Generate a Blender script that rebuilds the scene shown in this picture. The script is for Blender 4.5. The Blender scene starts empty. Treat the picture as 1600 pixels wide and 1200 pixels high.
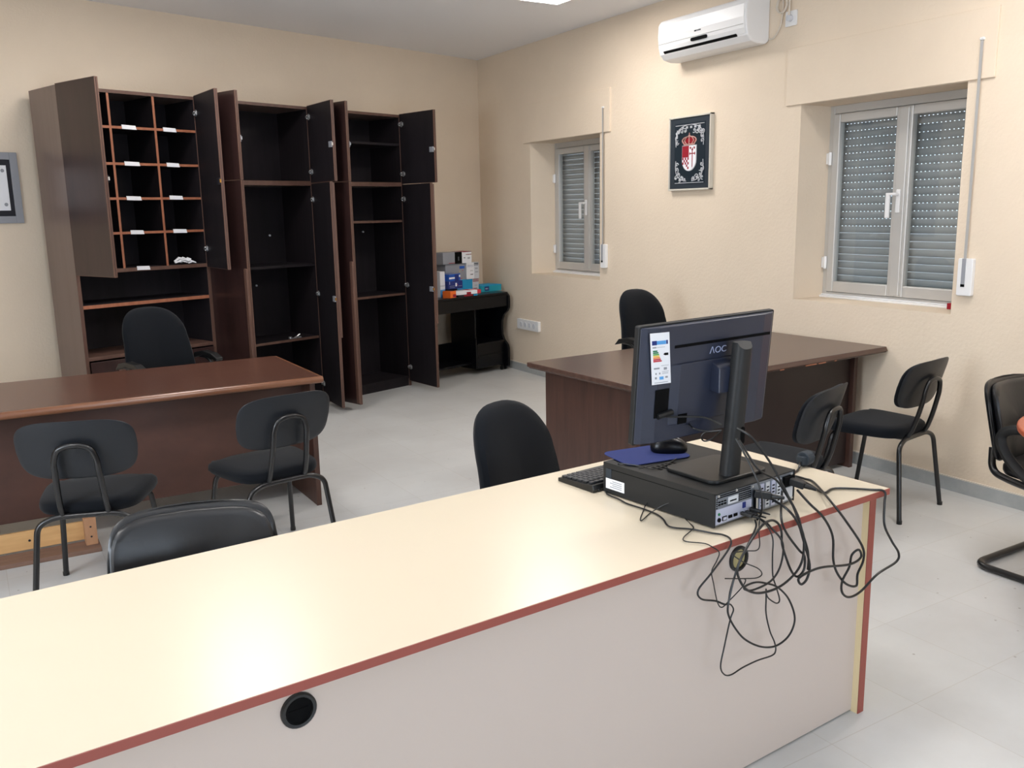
import bpy, bmesh, math, random
from math import sin, cos, pi, radians as rad
from mathutils import Vector, Matrix
random.seed(7)
SC = bpy.context.scene
COL = SC.collection

# ------------------------------------------------------------------ camera
cam_d = bpy.data.cameras.new('camera')
cam = bpy.data.objects.new('camera', cam_d); COL.objects.link(cam)
cam_d.sensor_fit = 'HORIZONTAL'; cam_d.sensor_width = 36.0
cam_d.lens = 1391.98 / 1600 * 36.0
cam_d.clip_start = 0.05; cam_d.clip_end = 200
_r = Vector((0.8629643, -0.5049300, -0.0183937))
_u = Vector((0.1123604, 0.1562856, 0.9813001))
_f = Vector((0.4926131, 0.8488937, -0.1916030))
m = Matrix((( _r.x, _u.x, -_f.x, 0.0), (_r.y, _u.y, -_f.y, 0.0), (_r.z, _u.z, -_f.z, 1.6), (0, 0, 0, 1)))
cam.matrix_world = m
SC.camera = cam

# ------------------------------------------------------------------ world, exposure
w = bpy.data.worlds.new('world'); SC.world = w; w.use_nodes = True
wn_ = w.node_tree.nodes['Background']
wn_.inputs['Color'].default_value = (0.74, 0.86, 1.0, 1); wn_.inputs['Strength'].default_value = 1.8
SC.view_settings.view_transform = 'Standard'; SC.view_settings.look = 'None'
SC.view_settings.gamma = 1.0; SC.view_settings.use_curve_mapping = False
SC.view_settings.exposure = 0.40
SC.cycles.max_bounces = 7; SC.cycles.diffuse_bounces = 5; SC.cycles.glossy_bounces = 3
SC.cycles.transparent_max_bounces = 12
SC.cycles.use_denoising = True
LAMP_STRENGTH = 20.0

def window_light(name, loc, rot, sx, sy, power, color):
    d = bpy.data.lights.new(name, 'AREA'); d.shape = 'RECTANGLE'; d.size = sx; d.size_y = sy
    d.energy = power; d.color = color
    o = bpy.data.objects.new(name, d); COL.objects.link(o); o.location = loc; o.rotation_euler = rot
    return o
# daylight that enters by the glazed entrance and the window behind the photographer
window_light('daylight_entrance', (1.2, -3.46, 1.25), (rad(90), 0, 0), 2.3, 2.2, 65, (0.72, 0.84, 1.0))
window_light('daylight_window', (-3.16, 1.5, 1.6), (0, rad(-90), 0), 1.2, 1.8, 90, (0.78, 0.88, 1.0))

# ------------------------------------------------------------------ materials
def lin(c):
    return tuple(((x / 255) / 12.92 if x / 255 <= .04045 else ((x / 255 + .055) / 1.055) ** 2.4) for x in c) + (1,)
def mat(name, c, rough=.5, metal=0, spec=.5, bump=None, var=None, coat=0, emit=None, sheen=0):
    M = bpy.data.materials.new(name); M.use_nodes = True
    nt = M.node_tree; N = nt.nodes; L = nt.links; b = N['Principled BSDF']
    b.inputs['Base Color'].default_value = lin(c); b.inputs['Roughness'].default_value = rough
    b.inputs['Metallic'].default_value = metal; b.inputs['Specular IOR Level'].default_value = spec
    if coat: b.inputs['Coat Weight'].default_value = coat; b.inputs['Coat Roughness'].default_value = .12
    if sheen: b.inputs['Sheen Weight'].default_value = sheen
    if emit: b.inputs['Emission Color'].default_value = lin(emit[0]); b.inputs['Emission Strength'].default_value = emit[1]
    tc = N.new('ShaderNodeTexCoord')
    if bump:   # (scale, strength, distance)
        n = N.new('ShaderNodeTexNoise'); n.inputs['Scale'].default_value = bump[0]; n.inputs['Detail'].default_value = 4
        L.new(tc.outputs['Object'], n.inputs['Vector'])
        bp = N.new('ShaderNodeBump'); bp.inputs['Strength'].default_value = bump[1]; bp.inputs['Distance'].default_value = bump[2]
        L.new(n.outputs['Fac'], bp.inputs['Height']); L.new(bp.outputs['Normal'], b.inputs['Normal'])
    if var:    # (colour 2, scale xyz)
        mp = N.new('ShaderNodeMapping'); mp.inputs['Scale'].default_value = var[1]
        L.new(tc.outputs['Object'], mp.inputs['Vector'])
        n = N.new('ShaderNodeTexNoise'); n.inputs['Scale'].default_value = 1; n.inputs['Detail'].default_value = 6
        n.inputs['Roughness'].default_value = .65
        L.new(mp.outputs[0], n.inputs['Vector'])
        r = N.new('ShaderNodeValToRGB'); r.color_ramp.elements[0].position = .35; r.color_ramp.elements[1].position = .65
        r.color_ramp.elements[0].color = lin(c); r.color_ramp.elements[1].color = lin(var[0])
        L.new(n.outputs['Fac'], r.inputs['Fac']); L.new(r.outputs['Color'], b.inputs['Base Color'])
    return M
MT = {}
MT['wall'] = mat('cream_plaster', (228, 212, 191), .85, spec=.2, bump=(55, .35, .006), var=((224, 208, 187), (1.5, 1.5, 1.5)))
MT['ceiling'] = mat('white_ceiling', (240, 240, 242), .9, spec=.1)
MT['baseb'] = mat('grey_marble_skirting', (176, 179, 178), .3, var=((160, 164, 165), (6, 6, 6)))
MT['basetop'] = mat('pale_grout', (214, 206, 194), .8)
MT['woodI'] = mat('dark_interior_veneer', (36, 31, 35), .6, spec=.25, var=((29, 25, 28), (12, 60, 2)))
MT['woodD'] = mat('dark_mahogany_door', (60, 40, 38), .28, spec=.5, var=((47, 32, 31), (10, 40, 1.5)))
MT['woodE'] = mat('mahogany_edge', (102, 75, 64), .42, var=((88, 63, 54), (14, 14, 2)))
MT['woodS'] = mat('mahogany_side_sheen', (118, 101, 94), .28, spec=.5, var=((110, 93, 86), (12, 12, 1)))  # lighter than the doors: window reflection on the cabinet side put into the colour
MT['woodO'] = mat('light_board_edge', (166, 106, 78), .5, var=((146, 88, 62), (20, 20, 3)))
MT['desk'] = mat('red_brown_desk_veneer', (98, 66, 54), .26, spec=.5, var=((80, 53, 44), (2, 26, 26)))
MT['deskF'] = mat('brown_desk_panel', (80, 52, 43), .45, var=((66, 42, 35), (2, 20, 3)))
MT['deskE'] = mat('desk_bullnose', (132, 88, 62), .28, var=((112, 72, 50), (3, 30, 30)))
MT['deskR'] = mat('dark_desk_veneer', (90, 68, 59), .26, spec=.5, var=((74, 54, 47), (2, 26, 26)))
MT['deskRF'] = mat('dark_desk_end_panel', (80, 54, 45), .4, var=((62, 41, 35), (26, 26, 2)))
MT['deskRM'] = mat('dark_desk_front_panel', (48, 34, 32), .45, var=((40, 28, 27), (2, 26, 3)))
MT['counter'] = mat('cream_laminate', (212, 200, 178), .27, spec=.4)
MT['counterP'] = mat('pale_laminate_panel', (198, 184, 174), .45, spec=.35)
MT['counterB'] = mat('cream_laminate_side', (232, 214, 172), .5)
MT['red'] = mat('terracotta_edge_band', (146, 72, 60), .45)
MT['fabric'] = mat('black_blue_upholstery', (17, 20, 25), .95, spec=.12, bump=(600, .5, .001), sheen=.08)
MT['plasK'] = mat('grey_black_chair_shell', (30, 33, 38), .42, spec=.4)
MT['metalK'] = mat('black_enamel_tube', (18, 18, 20), .28, spec=.6)
MT['leather'] = mat('black_leatherette', (17, 18, 21), .36, spec=.55, bump=(90, .15, .002))
MT['plastic'] = mat('black_plastic', (16, 17, 18), .4, spec=.5)
MT['plasticM'] = mat('matt_black_plastic', (24, 25, 26), .55, spec=.4)
MT['monback'] = mat('blue_sheen_monitor_shell', (32, 38, 56), .38, spec=.6)  # black shell; bluish sheen of reflected daylight mixed into its base colour
MT['slot'] = mat('very_dark_recess', (8, 8, 9), .8, spec=.1)
MT['steel'] = mat('brushed_steel', (150, 158, 170), .35, metal=.85)
MT['steelL'] = mat('bright_port_plate', (196, 200, 222), .4, metal=.3)
MT['chrome'] = mat('chrome', (225, 225, 225), .32, metal=.8)
MT['brass'] = mat('brass', (200, 150, 80), .3, metal=1)
MT['alu'] = mat('grey_aluminium_frame', (202, 201, 198), .4, metal=.35)
MT['shut'] = mat('grey_shutter_slat', (172, 175, 178), .5, spec=.4)
MT['white'] = mat('white_plastic', (232, 232, 232), .35, spec=.5)
MT['whiteM'] = mat('white_paper', (235, 236, 240), .8, spec=.2)
MT['cream'] = mat('cream_cable', (214, 204, 190), .5)
MT['blackg'] = mat('gloss_black_lacquer', (7, 8, 12), .3, spec=.3)
MT['strap'] = mat('grey_strap', (170, 168, 165), .7)
MT['blue'] = mat('blue_pad', (44, 54, 104), .8, spec=.2)
MT['pine'] = mat('pale_pine', (214, 172, 118), .6, var=((200, 156, 104), (3, 30, 30)))
MT['boardB'] = mat('worn_brown_board', (134, 104, 88), .6, var=((112, 86, 74), (4, 30, 30)))
MT['pinebrown'] = mat('brown_wood_block', (182, 138, 104), .6, var=((168, 124, 92), (30, 30, 4)))
MT['table'] = mat('cherry_table_top', (186, 96, 66), .3, spec=.5, var=((170, 84, 58), (4, 30, 4)))
MT['key'] = mat('dark_keycap', (40, 42, 46), .5)
MT['acshade'] = mat('ac_lower_shade', (224, 223, 220), .4)
def flat(name, c, rough=.6): 
    if name not in MT: MT[name] = mat(name, c, rough, spec=.3)
    return MT[name]
for n_, c_ in dict(p_blue=(40, 90, 180), p_navy=(38, 52, 120), p_cyan=(40, 160, 210), p_teal=(40, 160, 180), p_red=(196, 52, 62), p_green=(40, 120, 80), p_green2=(90, 170, 80), p_yellow=(240, 200, 80), p_orange=(240, 150, 70), p_grey=(150, 152, 158), p_dark=(40, 40, 46), p_lgrey=(205, 207, 212), p_ltblue=(90, 160, 220), p_crimson=(150, 30, 45), p_silver=(190, 192, 196), p_rose=(196, 150, 140), p_frame=(205, 200, 188), p_inkteal=(20, 34, 44), p_ink=(16, 18, 34), p_gold=(160, 148, 104), p_hot=(250, 120, 50), p_dkred=(150, 20, 36), p_logo=(150, 158, 185), p_slate=(44, 52, 60)).items(): flat(n_, c_)

def glass_mat():
    M = bpy.data.materials.new('window_glass'); M.use_nodes = True; nt = M.node_tree; N = nt.nodes; L = nt.links
    N.clear(); o = N.new('ShaderNodeOutputMaterial'); mx = N.new('ShaderNodeMixShader'); t = N.new('ShaderNodeBsdfTransparent')
    g = N.new('ShaderNodeBsdfGlossy'); g.inputs['Roughness'].default_value = .02; lw = N.new('ShaderNodeLayerWeight'); lw.inputs['Blend'].default_value = .5
    pw = N.new('ShaderNodeMath'); pw.operation = 'POWER'; pw.inputs[1].default_value = 5; fr = N.new('ShaderNodeMath'); fr.operation = 'MULTIPLY_ADD'; fr.inputs[1].default_value = .9; fr.inputs[2].default_value = .05
    L.new(lw.outputs['Facing'], pw.inputs[0]); L.new(pw.outputs[0], fr.inputs[0])
    t.inputs['Color'].default_value = (.93, .95, .95, 1)
    L.new(fr.outputs[0], mx.inputs[0]); L.new(t.outputs[0], mx.inputs[1]); L.new(g.outputs[0], mx.inputs[2]); L.new(mx.outputs[0], o.inputs[0])
    return M
MT['glass'] = glass_mat()

def floor_mat():
    M = bpy.data.materials.new('terrazzo_tiles'); M.use_nodes = True; nt = M.node_tree; N = nt.nodes; L = nt.links; b = N['Principled BSDF']
    tc = N.new('ShaderNodeTexCoord'); mp = N.new('ShaderNodeMapping'); mp.inputs['Rotation'].default_value = (0, 0, rad(-1.4))
    mp.inputs['Location'].default_value = (-.025, .065, 0)
    L.new(tc.outputs['Object'], mp.inputs['Vector'])
    br = N.new('ShaderNodeTexBrick'); br.offset = 0; br.inputs['Scale'].default_value = 1; br.inputs['Brick Width'].default_value = .41
    br.inputs['Row Height'].default_value = .41; br.inputs['Mortar Size'].default_value = .002; br.inputs['Mortar Smooth'].default_value = .6
    br.inputs['Color1'].default_value = lin((210, 211, 210)); br.inputs['Color2'].default_value = lin((205, 206, 205)); br.inputs['Mortar'].default_value = lin((195, 193, 188))
    L.new(mp.outputs[0], br.inputs['Vector'])
    n = N.new('ShaderNodeTexNoise'); n.inputs['Scale'].default_value = 2.2; n.inputs['Detail'].default_value = 8; n.inputs['Roughness'].default_value = .6
    L.new(tc.outputs['Object'], n.inputs['Vector'])
    r = N.new('ShaderNodeValToRGB'); r.color_ramp.elements[0].position = .3; r.color_ramp.elements[1].position = .7
    r.color_ramp.elements[0].color = (.88, .87, .86, 1); r.color_ramp.elements[1].color = (1, 1, 1, 1)
    L.new(n.outputs['Fac'], r.inputs['Fac'])
    mx = N.new('ShaderNodeMixRGB'); mx.blend_type = 'MULTIPLY'; mx.inputs[0].default_value = 1
    L.new(br.outputs['Color'], mx.inputs[1]); L.new(r.outputs['Color'], mx.inputs[2])
    # small dark specks of grit
    v = N.new('ShaderNodeTexVoronoi'); v.inputs['Scale'].default_value = 9; L.new(tc.outputs['Object'], v.inputs['Vector'])
    r2 = N.new('ShaderNodeValToRGB'); r2.color_ramp.elements[0].position = .035; r2.color_ramp.elements[1].position = .05
    r2.color_ramp.elements[0].color = (.5, .46, .42, 1); r2.color_ramp.elements[1].color = (1, 1, 1, 1)
    L.new(v.outputs['Distance'], r2.inputs['Fac'])
    mx2 = N.new('ShaderNodeMixRGB'); mx2.blend_type = 'MULTIPLY'; mx2.inputs[0].default_value = .8
    L.new(mx.outputs[0], mx2.inputs[1]); L.new(r2.outputs['Color'], mx2.inputs[2])
    L.new(mx2.outputs[0], b.inputs['Base Color'])
    b.inputs['Roughness'].default_value = .3; b.inputs['Specular IOR Level'].default_value = .4
    return M
MT['floor'] = floor_mat()

# ------------------------------------------------------------------ helpers
def mats(*k): return [MT[x] for x in k]
class MB:
    def __init__(s): s.bm = bmesh.new()
    def face(s, vs, mi=0):
        try: f = s.bm.faces.new(vs)
        except ValueError: return None
        f.material_index = mi; return f
    def hexa(s, P, mi=0):     # 8 points: bottom ring then top ring
        v = [s.bm.verts.new(p) for p in P]
        for q in ((3, 2, 1, 0), (4, 5, 6, 7), (0, 1, 5, 4), (1, 2, 6, 5), (2, 3, 7, 6), (3, 0, 4, 7)): s.face([v[i] for i in q], mi)
        return s
    def box(s, a, b, mi=0, M=None):
        x0, y0, z0 = a; x1, y1, z1 = b
        x0, x1 = min(x0, x1), max(x0, x1); y0, y1 = min(y0, y1), max(y0, y1); z0, z1 = min(z0, z1), max(z0, z1)
        P = [Vector(p) for p in ((x0, y0, z0), (x1, y0, z0), (x1, y1, z0), (x0, y1, z0), (x0, y0, z1), (x1, y0, z1), (x1, y1, z1), (x0, y1, z1))]
        if M: P = [M @ p for p in P]
        s.hexa(P, mi); return s
    def cyl(s, p0, p1, r, seg=16, mi=0, r2=None, cap=True):
        p0, p1 = Vector(p0), Vector(p1); r2 = r if r2 is None else r2
        d = (p1 - p0).normalized(); a = d.orthogonal().normalized(); b = d.cross(a)
        A = [s.bm.verts.new(p0 + (a * cos(2 * pi * i / seg) + b * sin(2 * pi * i / seg)) * r) for i in range(seg)]
        B = [s.bm.verts.new(p1 + (a * cos(2 * pi * i / seg) + b * sin(2 * pi * i / seg)) * r2) for i in range(seg)]
        for i in range(seg): s.face([A[i], A[(i + 1) % seg], B[(i + 1) % seg], B[i]], mi)
        if cap: s.face(A[::-1], mi); s.face(B, mi)
        return s
    def tube(s, pts, r, seg=8, mi=0, closed=False, flat=1.0):
        P = [Vector(p) for p in pts]; n = len(P); rings = []; a = None
        for i in range(n):
            if closed: t = (P[(i + 1) % n] - P[i - 1])
            else: t = P[min(i + 1, n - 1)] - P[max(i - 1, 0)]
            t = t.normalized() if t.length > 1e-9 else Vector((0, 0, 1))
            a = t.orthogonal().normalized() if a is None else (a - t * a.dot(t)).normalized()
            b = t.cross(a)
            rings.append([s.bm.verts.new(P[i] + (a * cos(2 * pi * k / seg) + b * sin(2 * pi * k / seg) * flat) * r) for k in range(seg)])
        for i in range(n if closed else n - 1):
            A, B = rings[i], rings[(i + 1) % n]
            for k in range(seg): s.face([A[k], A[(k + 1) % seg], B[(k + 1) % seg], B[k]], mi)
        if not closed: s.face(rings[0][::-1], mi); s.face(rings[-1], mi)
        return s
    def prism(s, poly, plane, a, b, mi=0, M=None):
        def q(u, v, w): return {'xy': (u, v, w), 'xz': (u, w, v), 'yz': (w, u, v)}[plane]
        A = [Vector(q(u, v, a)) for u, v in poly]; B = [Vector(q(u, v, b)) for u, v in poly]
        if M: A = [M @ p for p in A]; B = [M @ p for p in B]
        A = [s.bm.verts.new(p) for p in A]; B = [s.bm.verts.new(p) for p in B]; n = len(A)
        for i in range(n): s.face([A[i], A[(i + 1) % n], B[(i + 1) % n], B[i]], mi)
        s.face(A[::-1], mi); s.face(B, mi); return s
    def grid(s, fn, nu, nv, mi=0, cu=False, cv=False):
        V = [[s.bm.verts.new(fn(i / nu, j / nv)) for j in range(nv if cv else nv + 1)] for i in range(nu if cu else nu + 1)]
        for i in range(nu):
            for j in range(nv):
                i2 = (i + 1) % nu if cu else i + 1; j2 = (j + 1) % nv if cv else j + 1
                s.face([V[i][j], V[i2][j], V[i2][j2], V[i][j2]], mi)
        return V
    def obj(s, name, ms, parent=None, bevel=0, smooth=False, seg=2, sub=0):
        if not isinstance(ms, (list, tuple)): ms = [ms]
        bmesh.ops.recalc_face_normals(s.bm, faces=s.bm.faces)
        if smooth:
            for f in s.bm.faces: f.smooth = True
            for e in s.bm.edges:
                if len(e.link_faces) == 2 and e.calc_face_angle(0) > rad(38): e.smooth = False
        me = bpy.data.meshes.new(name); s.bm.to_mesh(me); s.bm.free()
        for x in ms: me.materials.append(MT[x] if isinstance(x, str) else x)
        o = bpy.data.objects.new(name, me); COL.objects.link(o)
        if parent: o.parent = parent
        if sub:
            md = o.modifiers.new('sub', 'SUBSURF'); md.levels = sub; md.render_levels = sub
        if bevel:
            md = o.modifiers.new('bevel', 'BEVEL'); md.width = bevel; md.segments = seg; md.limit_method = 'ANGLE'; md.angle_limit = rad(40)
        return o
def tag(o, label=None, cat=None, group=None, kind=None):
    if label: o['label'] = label
    if cat: o['category'] = cat
    if group: o['group'] = group
    if kind: o['kind'] = kind
    return o
def thing(name, label, cat, loc=(0, 0, 0), rz=0, group=None, rot=None):
    o = bpy.data.objects.new(name, None); COL.objects.link(o); o.empty_display_size = .05
    o.location = loc; o.rotation_euler = rot if rot else (0, 0, rad(rz))
    return tag(o, label, cat, group)
def dup(root, loc, rz, label, group=None):
    r = root.copy(); COL.objects.link(r); r.location = loc; r.rotation_euler = (0, 0, rad(rz)); r['label'] = label
    if group: r['group'] = group
    for ch in list(root.children):
        c = ch.copy(); COL.objects.link(c); c.parent = r
        for g in list(ch.children):
            d = g.copy(); COL.objects.link(d); d.parent = c
    return r
def spline(P, k=6, closed=False):
    P = [Vector(p) for p in P]; n = len(P); out = []
    rng = range(n if closed else n - 1)
    for i in rng:
        p0 = P[(i - 1) % n] if (closed or i > 0) else P[0]; p1 = P[i]; p2 = P[(i + 1) % n]
        p3 = P[(i + 2) % n] if (closed or i + 2 < n) else P[-1]
        for j in range(k):
            t = j / k
            out.append(.5 * ((2 * p1) + (p2 - p0) * t + (2 * p0 - 5 * p1 + 4 * p2 - p3) * t * t + (3 * p1 - p0 - 3 * p2 + p3) * t ** 3))
    if not closed: out.append(P[-1])
    return out
def fillet(P, r=.03, k=5):     # polyline with rounded corners
    P = [Vector(p) for p in P]; out = [P[0]]
    for i in range(1, len(P) - 1):
        a, b, c = P[i - 1], P[i], P[i + 1]; d1 = (a - b); d2 = (c - b)
        q = min(r, d1.length * .48, d2.length * .48); s_, e_ = b + d1.normalized() * q, b + d2.normalized() * q
        for j in range(k + 1):
            t = j / k; out.append(s_ * (1 - t) ** 2 + b * 2 * t * (1 - t) + e_ * t * t)
    out.append(P[-1]); return out
def rrect(x0, y0, x1, y1, r, k=5):
    out = []
    for cx, cy, a in ((x1 - r, y0 + r, -90), (x1 - r, y1 - r, 0), (x0 + r, y1 - r, 90), (x0 + r, y0 + r, 180)):
        for j in range(k + 1): t = rad(a + 90 * j / k); out.append((cx + r * cos(t), cy + r * sin(t)))
    return out
def text_mesh(name, s, size, m_, parent, M, depth=.0006):
    cu = bpy.data.curves.new(name, 'FONT'); cu.body = s; cu.size = size; cu.extrude = depth; cu.align_x = 'CENTER'; cu.align_y = 'CENTER'
    t = bpy.data.objects.new(name, cu); COL.objects.link(t)
    dg = bpy.context.evaluated_depsgraph_get(); me = bpy.data.meshes.new_from_object(t.evaluated_get(dg))
    bpy.data.objects.remove(t); me.name = name; me.transform(M); me.materials.clear(); me.materials.append(MT[m_])
    o = bpy.data.objects.new(name, me); COL.objects.link(o); o.parent = parent; return o

# ================================================================== THE ROOM
XW = 4.558; CR = Vector((4.558, 8.44, 0)); WD = Vector((sin(rad(72.96)), cos(rad(72.96)), 0)); WN = Vector((WD.y, -WD.x, 0))
CH = 3.11
def wpt(s, t, z=0): p = CR + WD * s + WN * t; return Vector((p.x, p.y, z))
W = [(3.015, 4.14), (6.305, 7.43)]; WZ = (.99, 2.22)
# right wall with its two window holes
mb = MB(); x0, x1 = XW, XW + .42
ys = [-3.6, W[0][0], W[0][1], W[1][0], W[1][1], 8.75]
for i in (0, 2, 4): mb.box((x0, ys[i], -.1), (x1, ys[i + 1], CH + .05))
for a, b in W: mb.box((x0, a, -.1), (x1, b, WZ[0])); mb.box((x0, a, WZ[1]), (x1, b, CH + .05))
tag(mb.obj('wall_right', 'wall'), kind='structure')
for i, (a, b) in enumerate(((2.865, 4.259), (6.152, 7.54))):
    tag(MB().box((XW - .014, a, 2.222), (XW + .01, b, 2.572)).obj(f'trim_{i + 1}', 'wall', bevel=.003), kind='structure')
p = [wpt(.35, 0), wpt(-8.3, 0), wpt(-8.3, -.25), wpt(.35, -.25)]
tag(MB().prism([(q.x, q.y) for q in p], 'xy', -.1, CH + .05).obj('wall_back', 'wall'), kind='structure')
mb = MB(); x0, x1 = -3.4, -3.2
mb.box((x0, -3.6, -.1), (x1, .9, CH + .05)); mb.box((x0, 2.1, -.1), (x1, 6.4, CH + .05)); mb.box((x0, .9, -.1), (x1, 2.1, .7)); mb.box((x0, .9, 2.5), (x1, 2.1, CH + .05))
tag(mb.obj('wall_left', 'wall'), kind='structure')
mb = MB(); mb.box((-3.4, -3.7, -.1), (0.05, -3.5, CH + .05)); mb.box((2.35, -3.7, -.1), (5, -3.5, CH + .05)); mb.box((.05, -3.7, 2.35), (2.35, -3.5, CH + .05))
tag(mb.obj('wall_front', 'wall'), kind='structure')
tag(MB().box((-3.4, -3.7, -.12), (5, 8.8, 0)).obj('floor', 'floor'), kind='structure')
tag(MB().box((-3.4, -3.7, CH), (5, 8.8, CH + .1)).obj('ceiling', 'ceiling'), kind='structure')
# glazed entrance and side window behind the photographer
mb = MB()
for x in (.05, 1.17, 2.29): mb.box((x, -3.63, 0), (x + .06, -3.57, 2.35))
mb.box((.05, -3.63, 2.29), (2.35, -3.57, 2.35)); mb.box((.05, -3.63, 0), (2.35, -3.57, .08))
d_ = tag(mb.obj('door_1', 'alu', bevel=.004), kind='structure')
MB().box((.11, -3.604, .08), (1.17, -3.598, 2.29)).obj('pane', 'glass', d_); MB().box((1.23, -3.604, .08), (2.29, -3.598, 2.29)).obj('pane', 'glass', d_)
mb = MB()
for y in (.9, 1.475, 2.05): mb.box((-3.33, y, .7), (-3.27, y + .05, 2.5))
mb.box((-3.33, .9, .7), (-3.27, 2.1, .76)); mb.box((-3.33, .9, 2.44), (-3.27, 2.1, 2.5))
d_ = tag(mb.obj('window_3', 'alu', bevel=.004), kind='structure')
MB().box((-3.303, .95, .76), (-3.298, 2.05, 2.44)).obj('pane', 'glass', d_)
# skirting
def skirting(name, P, inset):
    mb = MB(); mb.prism(P(.013), 'xy', 0, .076, 0); mb.prism(P(.010), 'xy', .076, .082, 1)
    tag(mb.obj(name, ['baseb', 'basetop']), kind='structure')
skirting('baseboard_right', lambda t: [(XW + .01, -3.5), (XW + .01, 8.43), (XW - t, 8.43), (XW - t, -3.5)], 0)
skirting('baseboard_back', lambda t: [(q.x, q.y) for q in (wpt(-.005, -.01), wpt(-8.1, -.01), wpt(-8.1, t), wpt(-.005, t))], 0)

def window(n, y0, y1, z0, z1, nopen):
    xf = XW + .275; xs = XW + .37; yc = (y0 + y1) / 2
    fr = MB(); f = .035
    fr.box((xf, y0, z0), (xf + .06, y0 + f, z1)); fr.box((xf, y1 - f, z0), (xf + .06, y1, z1))
    fr.box((xf + .0005, y0 + f, z1 - .05), (xf + .06, y1 - f, z1)); fr.box((xf + .0005, y0 + f, z0), (xf + .06, y1 - f, z0 + .035))
    # sill track in front of the frame
    fr.box((xf - .03, y0, z0), (xf, y1, z0 + .014), 1); fr.box((xf - .012, y0, z0 + .014), (xf, y1, z0 + .022), 1)
    F = tag(fr.obj(f'window_{n}', ['alu', 'white'], bevel=.003), kind='structure')
    for sgn, (a, b) in ((-1, (y0 + f, yc)), (1, (yc, y1 - f))):
        sa = MB(); s = .055; za, zb = z0 + .038, z1 - .053; xa, xb = xf - .012, xf + .035
        sa.box((xa, a, za), (xb, a + s, zb)); sa.box((xa, b - s, za), (xb, b, zb)); sa.box((xa + .0005, a + s, za), (xb, b - s, za + s + .015)); sa.box((xa + .0005, a + s, zb - s), (xb, b - s, zb))
        S = sa.obj('sash', 'alu', F, bevel=.006)
        MB().box((xf + .012, a + s - .004, za + s + .01), (xf + .017, b - s + .004, zb - s + .004)).obj('pane', 'glass', S)
    MB().box((xf - .022, yc - .035, z0 + .045), (xf - .008, yc + .03, z1 - .06)).obj('meeting_stile', 'alu', F, bevel=.005)
    h = MB(); zc = z0 + .66
    h.prism(rrect(yc - .012, zc - .11, yc + .016, zc + .03, .006), 'yz', xf - .03, xf - .022)
    h.cyl((xf - .03, yc, zc), (xf - .06, yc, zc), .008); h.box((xf - .068, yc - .009, zc - .005), (xf - .052, yc + .06, zc + .01))
    h.box((xf - .068, yc + .035, zc - .14), (xf - .052, yc + .06, zc - .0), 0)
    h.obj('handle', 'white', F, bevel=.003)
    for z in (z0 + .23, z1 - .33):
        MB().cyl((xf - .022, y1 - f + .004, z - .04), (xf - .022, y1 - f + .004, z + .04), .011, 12).box((xf - .026, y1 - f + .004, z - .035), (xf - .02, y1 - .004, z + .035)).obj('hinge', 'white', F)
    # roller shutter: curved slats joined by perforated webs
    sh = MB(); zt = z1 + .0; k = 0; pitch = .0465
    z = z0 + .006
    rows = int((z1 - z0) / pitch) + 1
    for r in range(rows):
        zb_ = z0 + .004 + r * pitch; op = (rows - 1 - r) < nopen; hgt = pitch - (.0038 if op else .001)
        front = []; back = []
        for j in range(7):
            t = j / 6; bx = .009 * sin(pi * t) ** .7
            front.append((xs - bx, zb_ + hgt * t)); back.append((xs + .004 - bx * .6, zb_ + hgt * t))
        sh.prism(front + back[::-1], 'xz', y0 - .02, y1 + .02)
        if op:
            y = y0 - .02
            while y < y1 + .02:
                sh.box((xs + .001, y, zb_ + hgt - .001), (xs + .003, y + .0185, zb_ + pitch + .001)); y += .028
    sh.obj('roller_shutter', 'shut', F)
    return F
window(2, *W[0], *WZ, 18)
window(1, *W[1], *WZ, 30)
def strap(y, yb0, yb1, label):
    t = thing('shutter_strap', label, 'shutter strap', (XW, y, 1.1), group='roller shutter straps')
    MB().box((-.0235, -.008, .1), (-.022, .008, 1.31)).obj('strap', 'strap', t)
    g = MB(); g.box((-.012, -.016, 1.29), (0, .016, 1.345)); g.cyl((-.02, -.012, 1.32), (-.02, .012, 1.32), .008); g.obj('strap_guide', 'white', t, bevel=.003)
    b = MB(); b.prism(rrect(yb0 - y, .0, yb1 - y, .2, .008), 'yz', -.028, 0); b.obj('winder_box', 'white', t, bevel=.004)
    b = MB(); b.box((-.03, -.011, .06), (-.0275, .011, .2)); b.box((-.031, -.011, .048), (-.0275, .011, .062), 1); b.obj('winder_slot', ['p_grey', 'slot'], t)
strap(2.94, 2.890, 2.976, 'pale vertical roller shutter strap with winder box right of the near window')
strap(6.236, 6.188, 6.262, 'thin vertical roller shutter strap with small box beside the far corner window')

# ------------------------------------------------------------------ ceiling light panels
def light_panel(x, y, label):
    t = thing('ceiling_light', label, 'ceiling light', (x, y, CH), 1.5, 'square ceiling light panels')
    f = MB()
    for a, b in (((-.31, -.31), (.31, -.295)), ((-.31, .295), (.31, .31)), ((-.31, -.295), (-.295, .295)), ((.295, -.295), (.31, .295))): f.box((*a, -.03), (*b, 0))
    f.obj('frame', 'white', t); f = MB(); f.box((-.295, -.295, -.026), (.295, .295, -.002)); f.obj('diffuser', 'lampglow', t)
MT['lampglow'] = mat('lit_diffuser', (255, 255, 255), .6, emit=((255, 250, 246), LAMP_STRENGTH))
light_panel(3.55, 5.54, 'lit square white ceiling light panel at the top edge of the view')
for x, y, s in ((1.25, 5.66, 'over the left brown desk'), (3.53, 2.2, 'above the round table'), (1.25, 2.2, 'above the cream counter'), (-1.1, 2.2, 'at the left end of the cream counter')):
    light_panel(x, y, 'lit square ceiling light panel ' + s)

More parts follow.
